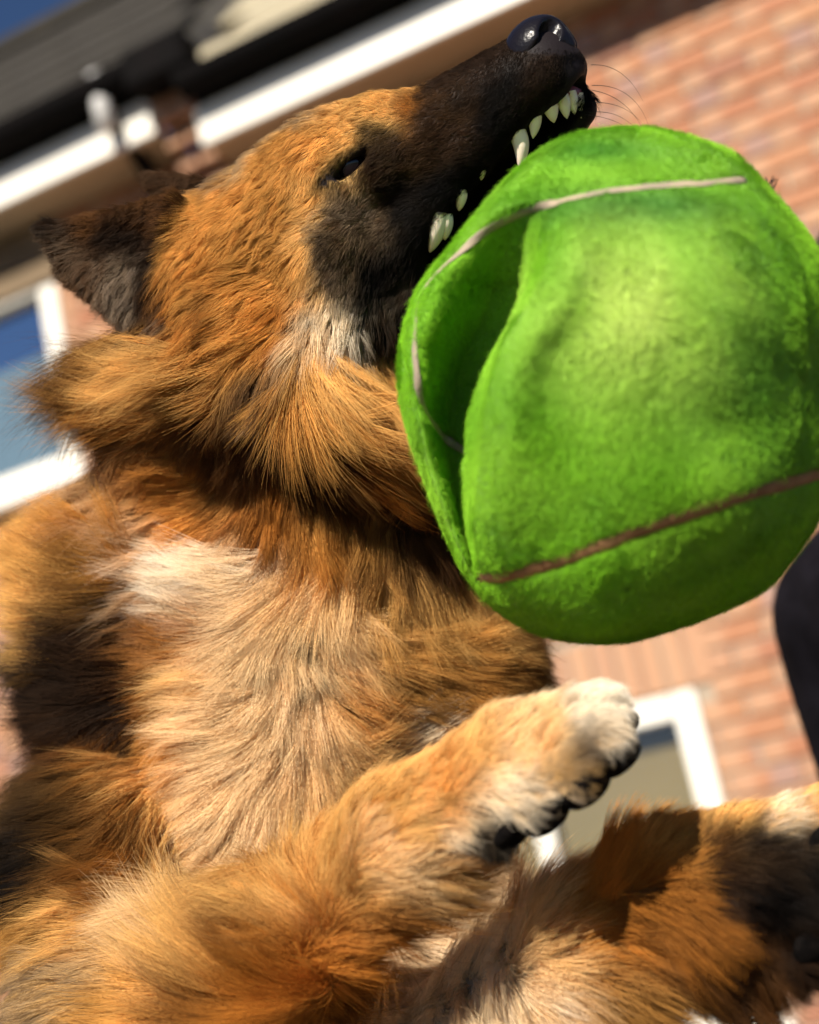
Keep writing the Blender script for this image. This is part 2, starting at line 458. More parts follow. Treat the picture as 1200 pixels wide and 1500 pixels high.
class Field:
    def __init__(s, lo, hi, h):
        s.lo = np.array(lo, float); s.h = h
        s.n = np.ceil((np.array(hi) - s.lo) / h).astype(int) + 1
        s.d = np.full(s.n, .06, np.float32); s.lab = np.zeros(s.n, np.int8)

    def sub(s, lo, hi):
        a = np.clip(np.floor((np.array(lo) - s.lo) / s.h).astype(int), 0, s.n - 1); b = np.clip(np.ceil((np.array(hi) - s.lo) / s.h).astype(int) + 1, 1, s.n)
        if np.any(b <= a): return None, None
        sl = tuple(slice(i, j) for i, j in zip(a, b))
        g = np.stack(np.meshgrid(*[(s.lo[k] + s.h * np.arange(a[k], b[k])).astype(np.float32) for k in range(3)], indexing='ij'), -1)
        return sl, g

    def _apply(s, sl, dist, lab, k, op):
        cur = s.d[sl]
        if op == 'add':
            hh = np.clip(.5 + .5 * (cur - dist) / k, 0, 1)
            s.lab[sl][dist < cur] = lab
            s.d[sl] = cur * (1 - hh) + dist * hh - k * hh * (1 - hh)
        else:
            hh = np.clip(.5 - .5 * (cur + dist) / k, 0, 1)
            s.d[sl] = cur * (1 - hh) - dist * hh + k * hh * (1 - hh)

    def cone(s, a, ra, b, rb, lab, k=.02, op='add'):
        a, b = np.asarray(a), np.asarray(b); m = max(ra, rb) + k + .03
        sl, g = s.sub(np.minimum(a, b) - m, np.maximum(a, b) + m)
        if sl is None: return
        ab = (b - a).astype(np.float32); L2 = float(ab @ ab) + 1e-12
        t = np.clip(((g - a.astype(np.float32)) @ ab) / L2, 0, 1)
        q = g - a.astype(np.float32) - t[..., None] * ab
        s._apply(sl, np.sqrt((q * q).sum(-1)) - (ra + (rb - ra) * t), lab, k, op)

    def ell(s, c, rad, lab, k=.02, rot=None, op='add'):
        c = np.asarray(c); m = max(rad) + k + .03
        sl, g = s.sub(c - m, c + m)
        if sl is None: return
        q = g - c.astype(np.float32)
        if rot is not None: q = q @ np.asarray(rot, np.float32).T     # rows of rot = axes
        r = np.asarray(rad, np.float32)
        k0 = np.sqrt(((q / r) ** 2).sum(-1)); k1 = np.sqrt(((q / r ** 2) ** 2).sum(-1)) + 1e-6
        s._apply(sl, k0 * (k0 - 1) / k1, lab, k, op)

    def tri(s, a, b, c, r, lab, k=.01):
        a, b, c = [np.asarray(x, np.float32) for x in (a, b, c)]; m = r + k + .03
        sl, g = s.sub(np.minimum(np.minimum(a, b), c) - m, np.maximum(np.maximum(a, b), c) + m)
        if sl is None: return
        ba, cb, ac = b - a, c - b, a - c; n = np.cross(ba, ac); pa, pb, pc = g - a, g - b, g - c
        inside = (np.sign(pa @ np.cross(ba, n)) + np.sign(pb @ np.cross(cb, n)) + np.sign(pc @ np.cross(ac, n))) < 2
        def seg(e, p):
            t = np.clip((p @ e) / (e @ e), 0, 1); q = p - t[..., None] * e; return (q * q).sum(-1)
        d2 = np.where(inside, np.minimum(np.minimum(seg(ba, pa), seg(cb, pb)), seg(ac, pc)), (pa @ n) ** 2 / (n @ n))
        s._apply(sl, np.sqrt(d2) - r, lab, k, 'add')

    def mesh(s):
        """naive surface nets"""
        d = s.d; nx, ny, nz = d.shape
        ins = d < 0
        cnt = np.zeros((nx - 1, ny - 1, nz - 1), np.int8)
        for i in (0, 1):
            for j in (0, 1):
                for k in (0, 1): cnt += ins[i:nx - 1 + i, j:ny - 1 + j, k:nz - 1 + k]
        act = (cnt > 0) & (cnt < 8)
        idx = np.full(act.shape, -1, np.int32); cells = np.argwhere(act); idx[act] = np.arange(len(cells))
        acc = np.zeros((len(cells), 3)); num = np.zeros(len(cells))
        cor = [(i, j, k) for i in (0, 1) for j in (0, 1) for k in (0, 1)]
        vals = {c: d[cells[:, 0] + c[0], cells[:, 1] + c[1], cells[:, 2] + c[2]] for c in cor}
        for c in cor:
            for ax in range(3):
                if c[ax]: continue
                e = list(c); e[ax] = 1; e = tuple(e)
                va, vb = vals[c], vals[e]; m = (va < 0) != (vb < 0)
                t = np.where(m, va / np.where(m, va - vb, 1), 0)
                p = np.zeros((len(cells), 3)); p[:] = c; p[:, ax] += t
                acc[m] += p[m]; num[m] += 1
        v = s.lo + s.h * (cells + acc / num[:, None])
        lab = s.lab[cells[:, 0], cells[:, 1], cells[:, 2]]
        quads = []
        for ax in range(3):
            a1, a2 = [(1, 2), (2, 0), (0, 1)][ax]
            sl0 = [slice(None)] * 3; sl1 = [slice(None)] * 3; sl0[ax] = slice(0, -1); sl1[ax] = slice(1, None)
            ch = ins[tuple(sl0)] != ins[tuple(sl1)]
            e = np.argwhere(ch); e = e[(e[:, a1] > 0) & (e[:, a2] > 0)]
            e = e[(e[:, a1] < s.n[a1] - 1) & (e[:, a2] < s.n[a2] - 1)]
            def at(o1, o2):
                q = e.copy(); q[:, a1] -= o1; q[:, a2] -= o2; return idx[q[:, 0], q[:, 1], q[:, 2]]
            q = np.stack([at(1, 1), at(0, 1), at(0, 0), at(1, 0)], 1)
            fl = ~ins[e[:, 0], e[:, 1], e[:, 2]]
            q[fl] = q[fl][:, ::-1]; quads.append(q)
        quads = np.concatenate(quads); quads = quads[(quads >= 0).all(1)]
        return v, quads, lab


def vnormals(v, q):
    n = np.zeros_like(v); fn = np.cross(v[q[:, 2]] - v[q[:, 0]], v[q[:, 3]] - v[q[:, 1]])
    for i in range(4): np.add.at(n, q[:, i], fn)
    return n / (np.linalg.norm(n, axis=1, keepdims=True) + 1e-12)


def smooth_attr(a, q, it):
    e = np.concatenate([q[:, [0, 1]], q[:, [1, 2]], q[:, [2, 3]], q[:, [3, 0]]]); n = len(a)
    deg = np.bincount(e[:, 0], minlength=n) + np.bincount(e[:, 1], minlength=n)
    for _ in range(it):
        s = np.stack([np.bincount(e[:, 0], a[e[:, 1], k], n) + np.bincount(e[:, 1], a[e[:, 0], k], n) for k in range(a.shape[1])], 1)
        a = .4 * a + .6 * s / deg[:, None]
    return a


def wob(p, freq, seed, n=6):
    """smooth pseudo-random scalar field in [-1, 1]"""
    r = np.random.default_rng(seed); o = np.zeros(len(p))
    for i in range(n):
        k = r.normal(size=3); k /= np.linalg.norm(k); f = freq * (0.6 + .9 * r.random())
        o += np.sin(p @ k * f * 2 * math.pi + r.random() * 6.28)
    return o / math.sqrt(n)

# ------------------------------------------------------------------ the dog: body form
HEAD, EAR, RUFF, CHEST, FLANK, LEGA, LEGB, HIND, JAW = range(1, 10)
HY = math.radians(22); _cy, _sy = math.cos(HY), math.sin(HY)
HO = P(549, 220, .96); HU = .96 / FPX
_al = math.radians(38); _a = np.array([math.cos(_al), math.sin(_al)])
HF = np.array([_cy * _a[0], _cy * _a[1], -_sy]); HT = np.array([-_a[1], _a[0], 0.0]); HC = np.array([-_sy * _a[0], -_sy * _a[1], -_cy])
HROT = np.stack([HF, HT, HC])


def H(s, t, c=0.0):
    """head frame: s towards the nose, t towards the crown, c towards the near cheek (units of HU)"""
    return HO + HU * (s * HF + t * HT + c * HC)


def HP(px, py, c):
    """the head point of lateral offset c that lies on this bearing"""
    ray = np.array([(px - 600) / FPX, -(py - 750) / FPX, 1.0])
    sol = np.linalg.solve(np.stack([HF * HU, HT * HU, -ray], 1), -(HO + HU * c * HC))
    return HO + HU * (sol[0] * HF + sol[1] * HT + c * HC)


fld = Field((-.44, -1.42, .66), (.36, .40, 1.56), .0032)


def cone(px1, py1, d1, r1, px2, py2, d2, r2, lab, k=.02):
    fld.cone(P(px1, py1, d1), r1 * d1 / FPX, P(px2, py2, d2), r2 * d2 / FPX, lab, k)


# hind part, belly, hips and hanging hind legs
cone(400, 1350, 1.19, 270, 430, 1850, 1.26, 190, HIND, .05)
cone(430, 1850, 1.26, 190, 440, 2150, 1.30, 200, HIND, .05)
for sgn in (-1, 1):
    cone(440 + sgn * 120, 2150, 1.28, 130, 440 + sgn * 170, 2400, 1.18, 80, HIND, .04)
    cone(440 + sgn * 170, 2400, 1.18, 75, 450 + sgn * 150, 2640, 1.33, 40, HIND, .02)
    cone(450 + sgn * 150, 2640, 1.33, 40, 460 + sgn * 150, 2900, 1.27, 36, HIND, .02)
    cone(460 + sgn * 150, 2900, 1.27, 45, 470 + sgn * 150, 2960, 1.20, 48, HIND, .02)
cone(440, 2200, 1.38, 60, 500, 2500, 1.45, 50, HIND, .03); cone(500, 2500, 1.45, 50, 520, 2850, 1.46, 35, HIND, .02)
# chest barrel, breast, neck
fld.ell(P(395, 1080, 1.17), (.150, .215, .150), CHEST, .04)
cone(440, 900, 1.10, 190, 420, 1180, 1.12, 210, CHEST, .05)
cone(370, 400, 1.01, 130, 410, 515, 1.035, 143, HEAD, .03)
cone(410, 515, 1.035, 143, 470, 690, 1.08, 165, CHEST, .03)
cone(470, 690, 1.08, 165, 440, 900, 1.12, 215, CHEST, .05)
cone(600, 800, 1.07, 120, 680, 1010, 1.08, 110, CHEST, .05)
# near shoulder and upper arm on the left, far shoulder behind the ball
cone(150, 850, 1.09, 100, 170, 1010, 1.09, 110, FLANK, .04)
cone(165, 1190, 1.06, 92, 150, 1250, 1.05, 92, FLANK, .03)
cone(290, 640, 1.07, 80, 200, 800, 1.10, 90, CHEST, .05)
cone(175, 1000, 1.09, 80, 185, 1190, 1.07, 75, FLANK, .03)
# left arm, coming to the viewer
cone(140, 1250, 1.03, 110, 150, 1480, .96, 115, LEGA, .04)
cone(170, 1490, .95, 105, 420, 1380, .87, 88, LEGA, .03)
cone(420, 1380, .87, 86, 590, 1225, .82, 72, LEGA, .03)
cone(590, 1225, .82, 74, 740, 1115, .79, 72, LEGA, .025)
for (x, y, d, r) in ((880, 1040, .767, 40), (885, 1085, .753, 38), (838, 1128, .750, 38), (778, 1172, .757, 34)):
    cone(730 + (y - 1100) * -.3, 1105 + (y - 1100) * .5, .783, 40, x, y, d, r, LEGA, .010)
cone(690, 1200, .79, 26, 730, 1228, .777, 20, LEGA, .012)          # stopper pad bump
# right arm
cone(620, 1330, 1.08, 130, 640, 1580, .98, 110, LEGB, .04)
cone(640, 1580, .97, 98, 860, 1400, .87, 88, LEGB, .03)
cone(860, 1400, .87, 88, 985, 1310, .84, 84, LEGB, .03)
cone(985, 1310, .84, 84, 1090, 1285, .82, 90, LEGB, .025)
for (x, y, d, r) in ((1195, 1200, .815, 42), (1235, 1255, .795, 44), (1225, 1330, .79, 44), (1160, 1405, .805, 42)):
    cone(1085, 1290 + (y - 1300) * .45, .818, 50, x, y, d, r, LEGB, .010)
cone(1000, 1380, .845, 55, 1090, 1440, .83, 42, LEGB, .02)
# ruff of long fur hanging from the cheeks
cone(200, 562, 1.03, 50, 340, 533, 1.002, 82, RUFF, .055)
cone(340, 533, 1.002, 82, 500, 585, .978, 67, RUFF, .055)
cone(500, 585, .978, 67, 580, 640, .972, 45, RUFF, .045)
cone(230, 620, 1.05, 55, 420, 610, 1.03, 70, RUFF, .04)

# head
def hcone(s1, t1, c1, r1, s2, t2, c2, r2, lab=HEAD, k=.012, op='add', both=True):
    for sg in ((1, -1) if both and (c1 or c2) else (1,)):
        fld.cone(H(s1, t1, c1 * sg), r1 * HU, H(s2, t2, c2 * sg), r2 * HU, lab, k, op)


fld.ell(H(-150, 4, 0), (220 * HU, 110 * HU, 108 * HU), HEAD, .02, HROT)
def pcone(x1, y1, c1, r1, x2, y2, c2, r2, lab=HEAD, k=.012, far=True):
    a_, b_ = HP(x1, y1, c1), HP(x2, y2, c2)
    fld.cone(a_, r1 * HU, b_, r2 * HU, lab, k)
    if far and (c1 or c2): fld.cone(a_ - 2 * c1 * HU * HC, r1 * HU, b_ - 2 * c2 * HU * HC, r2 * HU, lab, k)


pcone(606, 222, 0, 76, 788, 106, 0, 58, k=.02)
pcone(740, 140, 16, 46, 797, 112, 14, 43)
pcone(800, 108, 0, 34, 826, 112, 0, 26)
hcone(20, -45, 46, 46, 60, -60, 40, 42, k=.02)
hcone(35, 16, 38, 36, 60, 0, 30, 30, k=.014)
hcone(-130, -90, 66, 72, -170, -165, 58, 78, k=.025)
pcone(575, 372, 52, 44, 690, 225, 44, 30)
pcone(690, 225, 44, 30, 785, 130, 28, 24, k=.010)
hcone(-85, -190, 58, 28, -70, -150, 58, 36, k=.01)
hcone(-150, -215, 42, 46, 50, -270, 32, 32, JAW, k=.012)
hcone(50, -270, 32, 32, 220, -310, 12, 25, JAW, k=.012)
hcone(0, -262, 0, 24, 205, -308, 0, 20, JAW, k=.012)
hcone(0, -172, 0, 48, 280, -140, 0, 26, k=.006, op='sub')
for (p_, q_) in (((-60, -200, -30, 48), (150, -165, -44, 36)), ((150, -165, -44, 36), (262, -148, -28, 26))):
    fld.cone(H(*p_[:3]), p_[3] * HU, H(*q_[:3]), q_[3] * HU, JAW, .01)
EYE = HP(518, 246, 54)
SLIT = (HP(556, 208, 60) - HP(470, 282, 60)); SLIT /= np.linalg.norm(SLIT)
_e3 = HC; _e2 = np.cross(_e3, SLIT); _e2 /= np.linalg.norm(_e2); _e1 = np.cross(_e2, _e3)
EROT = np.stack([_e1, _e2, _e3])
fld.ell(HP(517, 242, 84), (.016, .0036, .010), HEAD, .003, EROT, op='sub')
# ears
fld.tri(HP(70, 338, 108), HP(256, 296, 92), HP(208, 482, 104), 10 * HU, EAR, .010)
fld.tri(HP(70, 338, 108), HP(96, 402, 108), HP(208, 482, 104), 10 * HU, EAR, .010)
fld.cone(HP(266, 335, 70), 30 * HU, HP(245, 450, 70), 38 * HU, HEAD, .02)
fld.tri(HP(222, 262, -92), HP(300, 270, -80), HP(285, 360, -85), 10 * HU, EAR, .012)

bv, bq, blab = fld.mesh()
# drop stray islands is not needed: everything is smoothly joined
bn = vnormals(bv, bq)
proj = np.stack([600 + bv[:, 0] / bv[:, 2] * FPX, 750 - bv[:, 1] / bv[:, 2] * FPX], 1)
facing = -(bn * bv).sum(1) / np.linalg.norm(bv, axis=1)

# ------------------------------------------------------------------ the dog: coat
K_ = (.0045, .0035, .003); B_ = (.105, .043, .012); G_ = (.60, .30, .072); O_ = (.53, .195, .030); T_ = (.74, .44, .145)
C_ = (.90, .65, .36); W_ = (.90, .80, .63); Y_ = (.21, .155, .105); D_ = (.032, .016, .008)
# part, bearing x, y, flow dx, dy, length mm, lift deg, root colour, tip colour
CT = [
 # muzzle
 (HEAD, 840, 120, -.8, .5, 3, 20, K_, K_), (HEAD, 780, 110, -.8, .6, 3.5, 20, D_, K_), (HEAD, 720, 120, -.8, .6, 4, 20, K_, K_), (HEAD, 690, 90, -.8, .55, 4, 20, D_, K_),
 (HEAD, 640, 120, -.8, .5, 7, 20, D_, D_), (HEAD, 700, 190, -.8, .6, 6, 20, K_, K_), (HEAD, 630, 170, -.8, .6, 7, 20, D_, D_), (HEAD, 610, 260, -.8, .6, 8, 20, K_, K_),
 (HEAD, 650, 270, -.7, .6, 7, 20, K_, K_), (HEAD, 600, 340, -.7, .7, 9, 20, K_, K_), (HEAD, 560, 400, -.5, .8, 12, 22, K_, K_), (HEAD, 580, 300, -.7, .7, 8, 20, K_, K_),
 (HEAD, 560, 250, -.8, .6, 8, 20, D_, K_), (HEAD, 590, 200, -.8, .5, 7, 20, D_, D_), (HEAD, 600, 155, -.9, .4, 8, 22, O_, B_),
 # eye surround
 (HEAD, 530, 192, -.9, -.1, 7, 25, K_, K_), (HEAD, 565, 200, -.9, .2, 6, 20, K_, D_), (HEAD, 570, 165, -.9, .1, 9, 25, T_, T_), (HEAD, 520, 160, -.95, .2, 11, 22, G_, T_),
 (HEAD, 480, 215, -.9, .4, 11, 20, G_, G_), (HEAD, 500, 225, -.9, .4, 8, 18, T_, T_), (HEAD, 450, 275, -.8, .6, 11, 18, G_, T_),
 (HEAD, 540, 270, -.7, .6, 7, 18, D_, D_), (HEAD, 500, 280, -.7, .7, 8, 18, T_, Y_), (HEAD, 470, 320, -.6, .7, 10, 18, T_, Y_), (HEAD, 520, 310, -.6, .7, 9, 18, Y_, D_),
 (HEAD, 440, 330, -.6, .7, 11, 18, T_, T_), (HEAD, 470, 375, -.5, .8, 12, 20, T_, Y_), (HEAD, 448, 365, -.5, .8, 12, 20, T_, T_), (HEAD, 492, 345, -.5, .8, 10, 20, Y_, D_), (HEAD, 490, 415, -.4, .9, 12, 20, Y_, D_), (HEAD, 500, 188, -.9, .2, 8, 20, T_, G_), (HEAD, 552, 172, -.9, .1, 8, 22, T_, T_), (HEAD, 510, 370, -.5, .8, 11, 20, D_, K_), (HEAD, 530, 440, -.4, .9, 13, 20, K_, K_),
 # brow, forehead, cheek
 (HEAD, 560, 150, -.9, .2, 10, 24, T_, G_), (HEAD, 430, 172, -.95, .3, 14, 24, T_, Y_), (HEAD, 360, 203, -.95, .35, 16, 24, T_, Y_), (HEAD, 400, 205, -.95, .35, 16, 24, G_, G_), (HEAD, 300, 235, -.9, .4, 18, 24, G_, Y_),
 (HEAD, 400, 240, -.85, .5, 15, 20, G_, G_), (HEAD, 340, 290, -.8, .55, 18, 22, G_, G_), (HEAD, 280, 300, -.85, .5, 20, 22, G_, G_), (HEAD, 400, 310, -.7, .7, 15, 20, G_, G_),
 (HEAD, 350, 380, -.6, .75, 20, 20, G_, G_), (HEAD, 290, 380, -.7, .65, 22, 22, G_, O_), (HEAD, 400, 380, -.5, .8, 18, 20, G_, G_), (HEAD, 430, 400, -.4, .9, 16, 20, G_, T_),
 (HEAD, 400, 450, -.4, .85, 22, 22, G_, O_), (HEAD, 340, 460, -.6, .75, 26, 22, G_, G_), (HEAD, 460, 440, -.3, .95, 17, 22, T_, Y_), (HEAD, 490, 470, -.1, 1, 22, 26, W_, C_),
 (HEAD, 520, 500, 0, 1, 22, 26, W_, Y_), (HEAD, 470, 500, -.1, 1, 24, 26, C_, C_), (HEAD, 480, 490, -.1, 1, 12, 26, D_, W_), (HEAD, 550, 480, 0, 1, 16, 24, K_, D_), (HEAD, 270, 430, -.8, .6, 20, 22, G_, G_), (HEAD, 245, 440, -.8, .6, 18, 22, B_, O_),
 (HEAD, 262, 340, -.8, .5, 18, 22, G_, G_), (HEAD, 225, 500, -.7, .7, 24, 24, D_, Y_), (HEAD, 300, 470, -.7, .6, 24, 22, O_, B_), (HEAD, 215, 460, -.7, .6, 20, 22, K_, B_), (HEAD, 270, 500, -.7, .7, 24, 24, G_, O_),
 (JAW, 600, 450, -.6, .7, 9, 20, K_, K_), (JAW, 800, 420, -.6, .7, 9, 20, K_, K_),
 # ear
 (EAR, 80, 345, -1, .1, 8, 14, D_, K_), (EAR, 130, 312, -1, .1, 8, 14, B_, B_), (EAR, 180, 303, -1, .1, 9, 14, B_, D_), (EAR, 150, 350, -.9, .25, 9, 14, K_, D_), (EAR, 200, 340, -.9, .3, 10, 16, D_, K_), (EAR, 130, 410, -.8, .5, 9, 15, Y_, B_),
 (EAR, 180, 430, -.8, .6, 11, 18, Y_, Y_), (EAR, 220, 300, -1, .1, 10, 16, D_, B_), (EAR, 205, 420, -.8, .5, 13, 18, K_, D_), (EAR, 90, 375, -.9, .3, 8, 14, B_, Y_),
 # ruff
 (RUFF, 160, 545, -1, .05, 66, 24, G_, D_), (RUFF, 180, 600, -1, .12, 66, 22, O_, G_), (RUFF, 190, 650, -1, .22, 55, 18, D_, B_), (RUFF, 240, 570, -1, .1, 55, 22, G_, T_), (RUFF, 250, 620, -1, .2, 55, 18, O_, O_),
 (RUFF, 320, 540, -.95, .2, 45, 22, G_, T_), (RUFF, 330, 600, -.9, .3, 48, 18, O_, G_), (RUFF, 400, 530, -.8, .45, 40, 22, G_, G_), (RUFF, 390, 590, -.75, .5, 52, 18, O_, O_), (RUFF, 440, 600, .5, .7, 50, 18, O_, G_), (RUFF, 460, 545, .7, .5, 48, 22, G_, T_), (RUFF, 330, 650, -.8, .4, 44, 16, K_, D_), (RUFF, 420, 655, .3, .8, 44, 16, K_, D_), (RUFF, 270, 655, -.95, .25, 46, 16, D_, B_), (RUFF, 390, 635, .1, .9, 44, 16, B_, D_), (RUFF, 130, 560, -1, 0, 60, 24, B_, K_),
 (RUFF, 490, 610, .9, .35, 55, 22, G_, T_), (RUFF, 540, 590, .85, .5, 50, 24, G_, T_), (RUFF, 560, 640, .55, .85, 48, 24, G_, T_), (RUFF, 500, 660, .6, .8, 50, 18, D_, O_), (RUFF, 590, 690, .4, .9, 40, 20, G_, B_),
 # neck and chest
 (CHEST, 330, 680, -.2, .9, 25, 20, D_, B_), (CHEST, 420, 690, 0, .9, 25, 20, K_, D_), (CHEST, 520, 720, .1, 1, 30, 22, D_, B_), (CHEST, 600, 730, .3, .9, 30, 20, D_, D_),
 (CHEST, 300, 740, -.7, .6, 30, 22, G_, O_), (CHEST, 400, 750, -.2, 1, 35, 24, O_, B_), (CHEST, 480, 780, .05, 1, 40, 24, G_, O_), (CHEST, 560, 790, .15, 1, 40, 24, G_, B_), (CHEST, 640, 800, .3, .9, 38, 22, B_, D_),
 (CHEST, 340, 830, -.95, -.15, 44, 26, C_, W_), (CHEST, 380, 860, -.95, -.05, 46, 28, W_, C_), (CHEST, 300, 860, -.95, -.3, 44, 26, C_, W_), (CHEST, 410, 910, -.9, .2, 40, 24, C_, C_), (CHEST, 280, 910, -1, 0, 40, 18, O_, B_),
 (CHEST, 440, 850, -.35, .9, 42, 24, T_, C_), (CHEST, 500, 860, .3, .9, 42, 24, T_, C_), (CHEST, 580, 880, .5, .8, 42, 22, T_, G_), (CHEST, 660, 900, .7, .5, 40, 20, T_, T_), (CHEST, 640, 850, .45, .9, 40, 22, G_, T_),
 (CHEST, 445, 930, -.2, .9, 32, 22, T_, C_), (CHEST, 500, 930, .7, .5, 38, 22, C_, T_), (CHEST, 560, 960, .9, .15, 40, 20, T_, G_), (CHEST, 650, 970, .9, .2, 40, 18, G_, G_), (CHEST, 720, 950, .9, 0, 36, 18, G_, T_), (CHEST, 760, 990, .9, .2, 30, 18, G_, B_),
 (CHEST, 430, 990, .1, .6, 22, 30, C_, C_),  (CHEST, 360, 980, -.9, .35, 36, 20, C_, C_), (CHEST, 300, 1000, -.95, .2, 40, 18, C_, T_), (CHEST, 240, 1000, -1, .2, 42, 18, O_, D_), (CHEST, 195, 1010, -1, .2, 42, 18, D_, D_),
 (CHEST, 520, 1030, .8, .5, 36, 20, T_, O_), (CHEST, 600, 1030, .85, .5, 38, 18, G_, B_), (CHEST, 680, 1040, .8, .5, 36, 18, G_, O_), (CHEST, 430, 1060, -.1, .9, 34, 24, C_, C_), (CHEST, 390, 1080, -.7, .7, 36, 22, C_, C_),
 (CHEST, 330, 1080, -.85, .5, 40, 20, C_, C_), (CHEST, 260, 1100, -.9, .4, 42, 18, O_, G_), (CHEST, 480, 1090, .3, .9, 34, 20, C_, T_), (CHEST, 540, 1100, .6, -.4, 36, 18, G_, T_), (CHEST, 590, 1090, .85, -.45, 30, 18, C_, W_),
 (CHEST, 500, 1180, .2, .95, 34, 18, O_, B_), (CHEST, 450, 1160, -.2, .95, 36, 20, C_, T_), (CHEST, 390, 1180, -.5, .85, 38, 20, C_, C_), (CHEST, 320, 1190, -.75, .6, 40, 20, C_, C_), (CHEST, 250, 1190, -.85, .5, 42, 18, T_, T_),
 (CHEST, 400, 1280, -.3, .9, 36, 20, C_, C_), (CHEST, 300, 1280, -.7, .7, 40, 20, C_, T_), (CHEST, 700, 1420, .3, .9, 36, 20, W_, W_), (CHEST, 660, 1400, .3, .9, 36, 20, W_, C_),
 # shoulder and dark flank
 (FLANK, 60, 790, -1, .05, 40, 24, G_, T_), (FLANK, 130, 770, -.8, -.5, 38, 24, O_, G_), (FLANK, 60, 860, -1, 0, 44, 24, T_, G_), (FLANK, 140, 850, -1, -.1, 42, 20, G_, B_), (FLANK, 210, 800, -.6, -.7, 38, 22, O_, G_),
 (FLANK, 50, 930, -1, .05, 46, 24, G_, T_), (FLANK, 120, 940, -1, .1, 44, 18, K_, D_), (FLANK, 200, 930, -1, .1, 44, 18, D_, D_), (FLANK, 50, 1000, -1, .1, 48, 24, K_, K_), (FLANK, 110, 1010, -1, .15, 46, 20, K_, D_),
 (FLANK, 180, 1020, -.95, .2, 44, 18, K_, D_), (FLANK, 60, 1070, -1, .3, 42, 22, K_, D_), (FLANK, 140, 1080, -.95, .3, 42, 18, D_, B_), (FLANK, 220, 1080, -.9, .3, 42, 18, O_, B_), (FLANK, 100, 1140, -1, .2, 42, 20, K_, D_),
 (FLANK, 60, 1190, -.95, .25, 46, 22, K_, D_), (FLANK, 50, 1250, -.9, .4, 46, 22, K_, K_), (FLANK, 100, 1240, -.9, .4, 44, 18, K_, D_), (FLANK, 180, 1180, -.9, .4, 42, 18, O_, B_), (FLANK, 200, 1250, -.8, .5, 42, 18, O_, G_),
 # arm towards the viewer
 (LEGA, 60, 1260, -.9, .4, 40, 20, K_, K_), (LEGA, 60, 1340, -.7, .6, 34, 20, D_, G_), (LEGA, 60, 1420, -.9, .35, 30, 18, T_, Y_), (LEGA, 130, 1350, -.9, .2, 34, 18, G_, T_), (LEGA, 140, 1430, -.9, .1, 34, 18, T_, Y_), (LEGA, 210, 1300, -.6, .7, 38, 20, O_, B_),
 (LEGA, 240, 1400, -.8, -.5, 56, 26, G_, C_), (LEGA, 300, 1420, -.8, -.5, 58, 24, G_, T_), (LEGA, 220, 1480, -.9, -.1, 40, 20, G_, G_), (LEGA, 340, 1350, -.6, -.4, 36, 22, G_, T_), (LEGA, 390, 1420, -.75, -.5, 40, 20, O_, B_),
 (LEGA, 430, 1330, -.2, -.8, 28, 20, O_, T_), (LEGA, 480, 1400, .8, .3, 40, 20, O_, O_), (LEGA, 540, 1440, .7, .6, 44, 20, O_, B_), (LEGA, 450, 1450, -.5, -.4, 44, 20, O_, O_), (LEGA, 330, 1490, -.85, -.2, 44, 20, O_, B_), (LEGA, 500, 1480, .6, .6, 44, 20, O_, B_), (LEGA, 480, 1250, .7, -.6, 15, 16, G_, T_), (LEGA, 560, 1170, .8, -.5, 13, 14, G_, T_),
 (LEGA, 560, 1270, .8, -.3, 18, 16, T_, C_), (LEGA, 640, 1310, .85, .2, 40, 18, T_, G_), (LEGA, 620, 1370, .9, .25, 48, 18, O_, B_), (LEGA, 700, 1290, .9, .3, 44, 20, G_, G_), (LEGA, 660, 1230, .8, .2, 16, 18, C_, W_),
 (LEGA, 640, 1150, .85, -.5, 12, 12, O_, T_), (LEGA, 620, 1220, .8, -.2, 14, 14, T_, T_), (LEGA, 720, 1170, .85, .1, 14, 18, C_, W_), (LEGA, 700, 1110, .85, -.45, 11, 12, T_, T_), (LEGA, 780, 1060, .85, -.45, 10, 12, T_, C_),
 (LEGA, 850, 1010, .9, -.3, 9, 12, W_, W_), (LEGA, 910, 1030, .9, .1, 8, 12, W_, W_), (LEGA, 800, 1110, .8, 0, 10, 14, T_, Y_), (LEGA, 850, 1085, .8, .2, 9, 14, Y_, D_), (LEGA, 900, 1080, .7, .5, 8, 14, C_, W_), (LEGA, 780, 1150, .85, .1, 10, 16, C_, W_), (LEGA, 800, 1190, .7, .4, 7, 14, K_, K_),
 (LEGA, 850, 1135, .6, .6, 9, 14, Y_, T_), (LEGA, 740, 1220, .4, .8, 12, 18, K_, K_), (LEGA, 820, 1190, .6, .6, 8, 14, K_, K_), (LEGA, 880, 1150, .6, .6, 7, 14, K_, K_), (LEGA, 920, 1110, .6, .6, 7, 14, D_, K_), (LEGA, 770, 1210, .5, .7, 8, 14, K_, K_),
 # other arm
 (LEGB, 700, 1440, .6, .3, 40, 22, W_, C_), (LEGB, 780, 1400, .8, -.3, 36, 22, C_, T_), (LEGB, 850, 1350, .85, -.4, 24, 18, O_, G_), (LEGB, 800, 1470, .9, .1, 44, 22, T_, W_), (LEGB, 900, 1290, .85, -.4, 27, 22, O_, O_), (LEGB, 960, 1245, .9, -.3, 20, 20, O_, G_),
 (LEGB, 900, 1380, .9, -.2, 30, 22, O_, B_), (LEGB, 900, 1460, .9, .3, 44, 22, B_, G_), (LEGB, 980, 1320, .6, .6, 34, 30, B_, O_), (LEGB, 980, 1420, .7, .6, 36, 26, B_, D_), (LEGB, 1050, 1215, .95, -.25, 12, 14, G_, T_), (LEGB, 1130, 1190, .95, -.2, 12, 14, T_, W_),
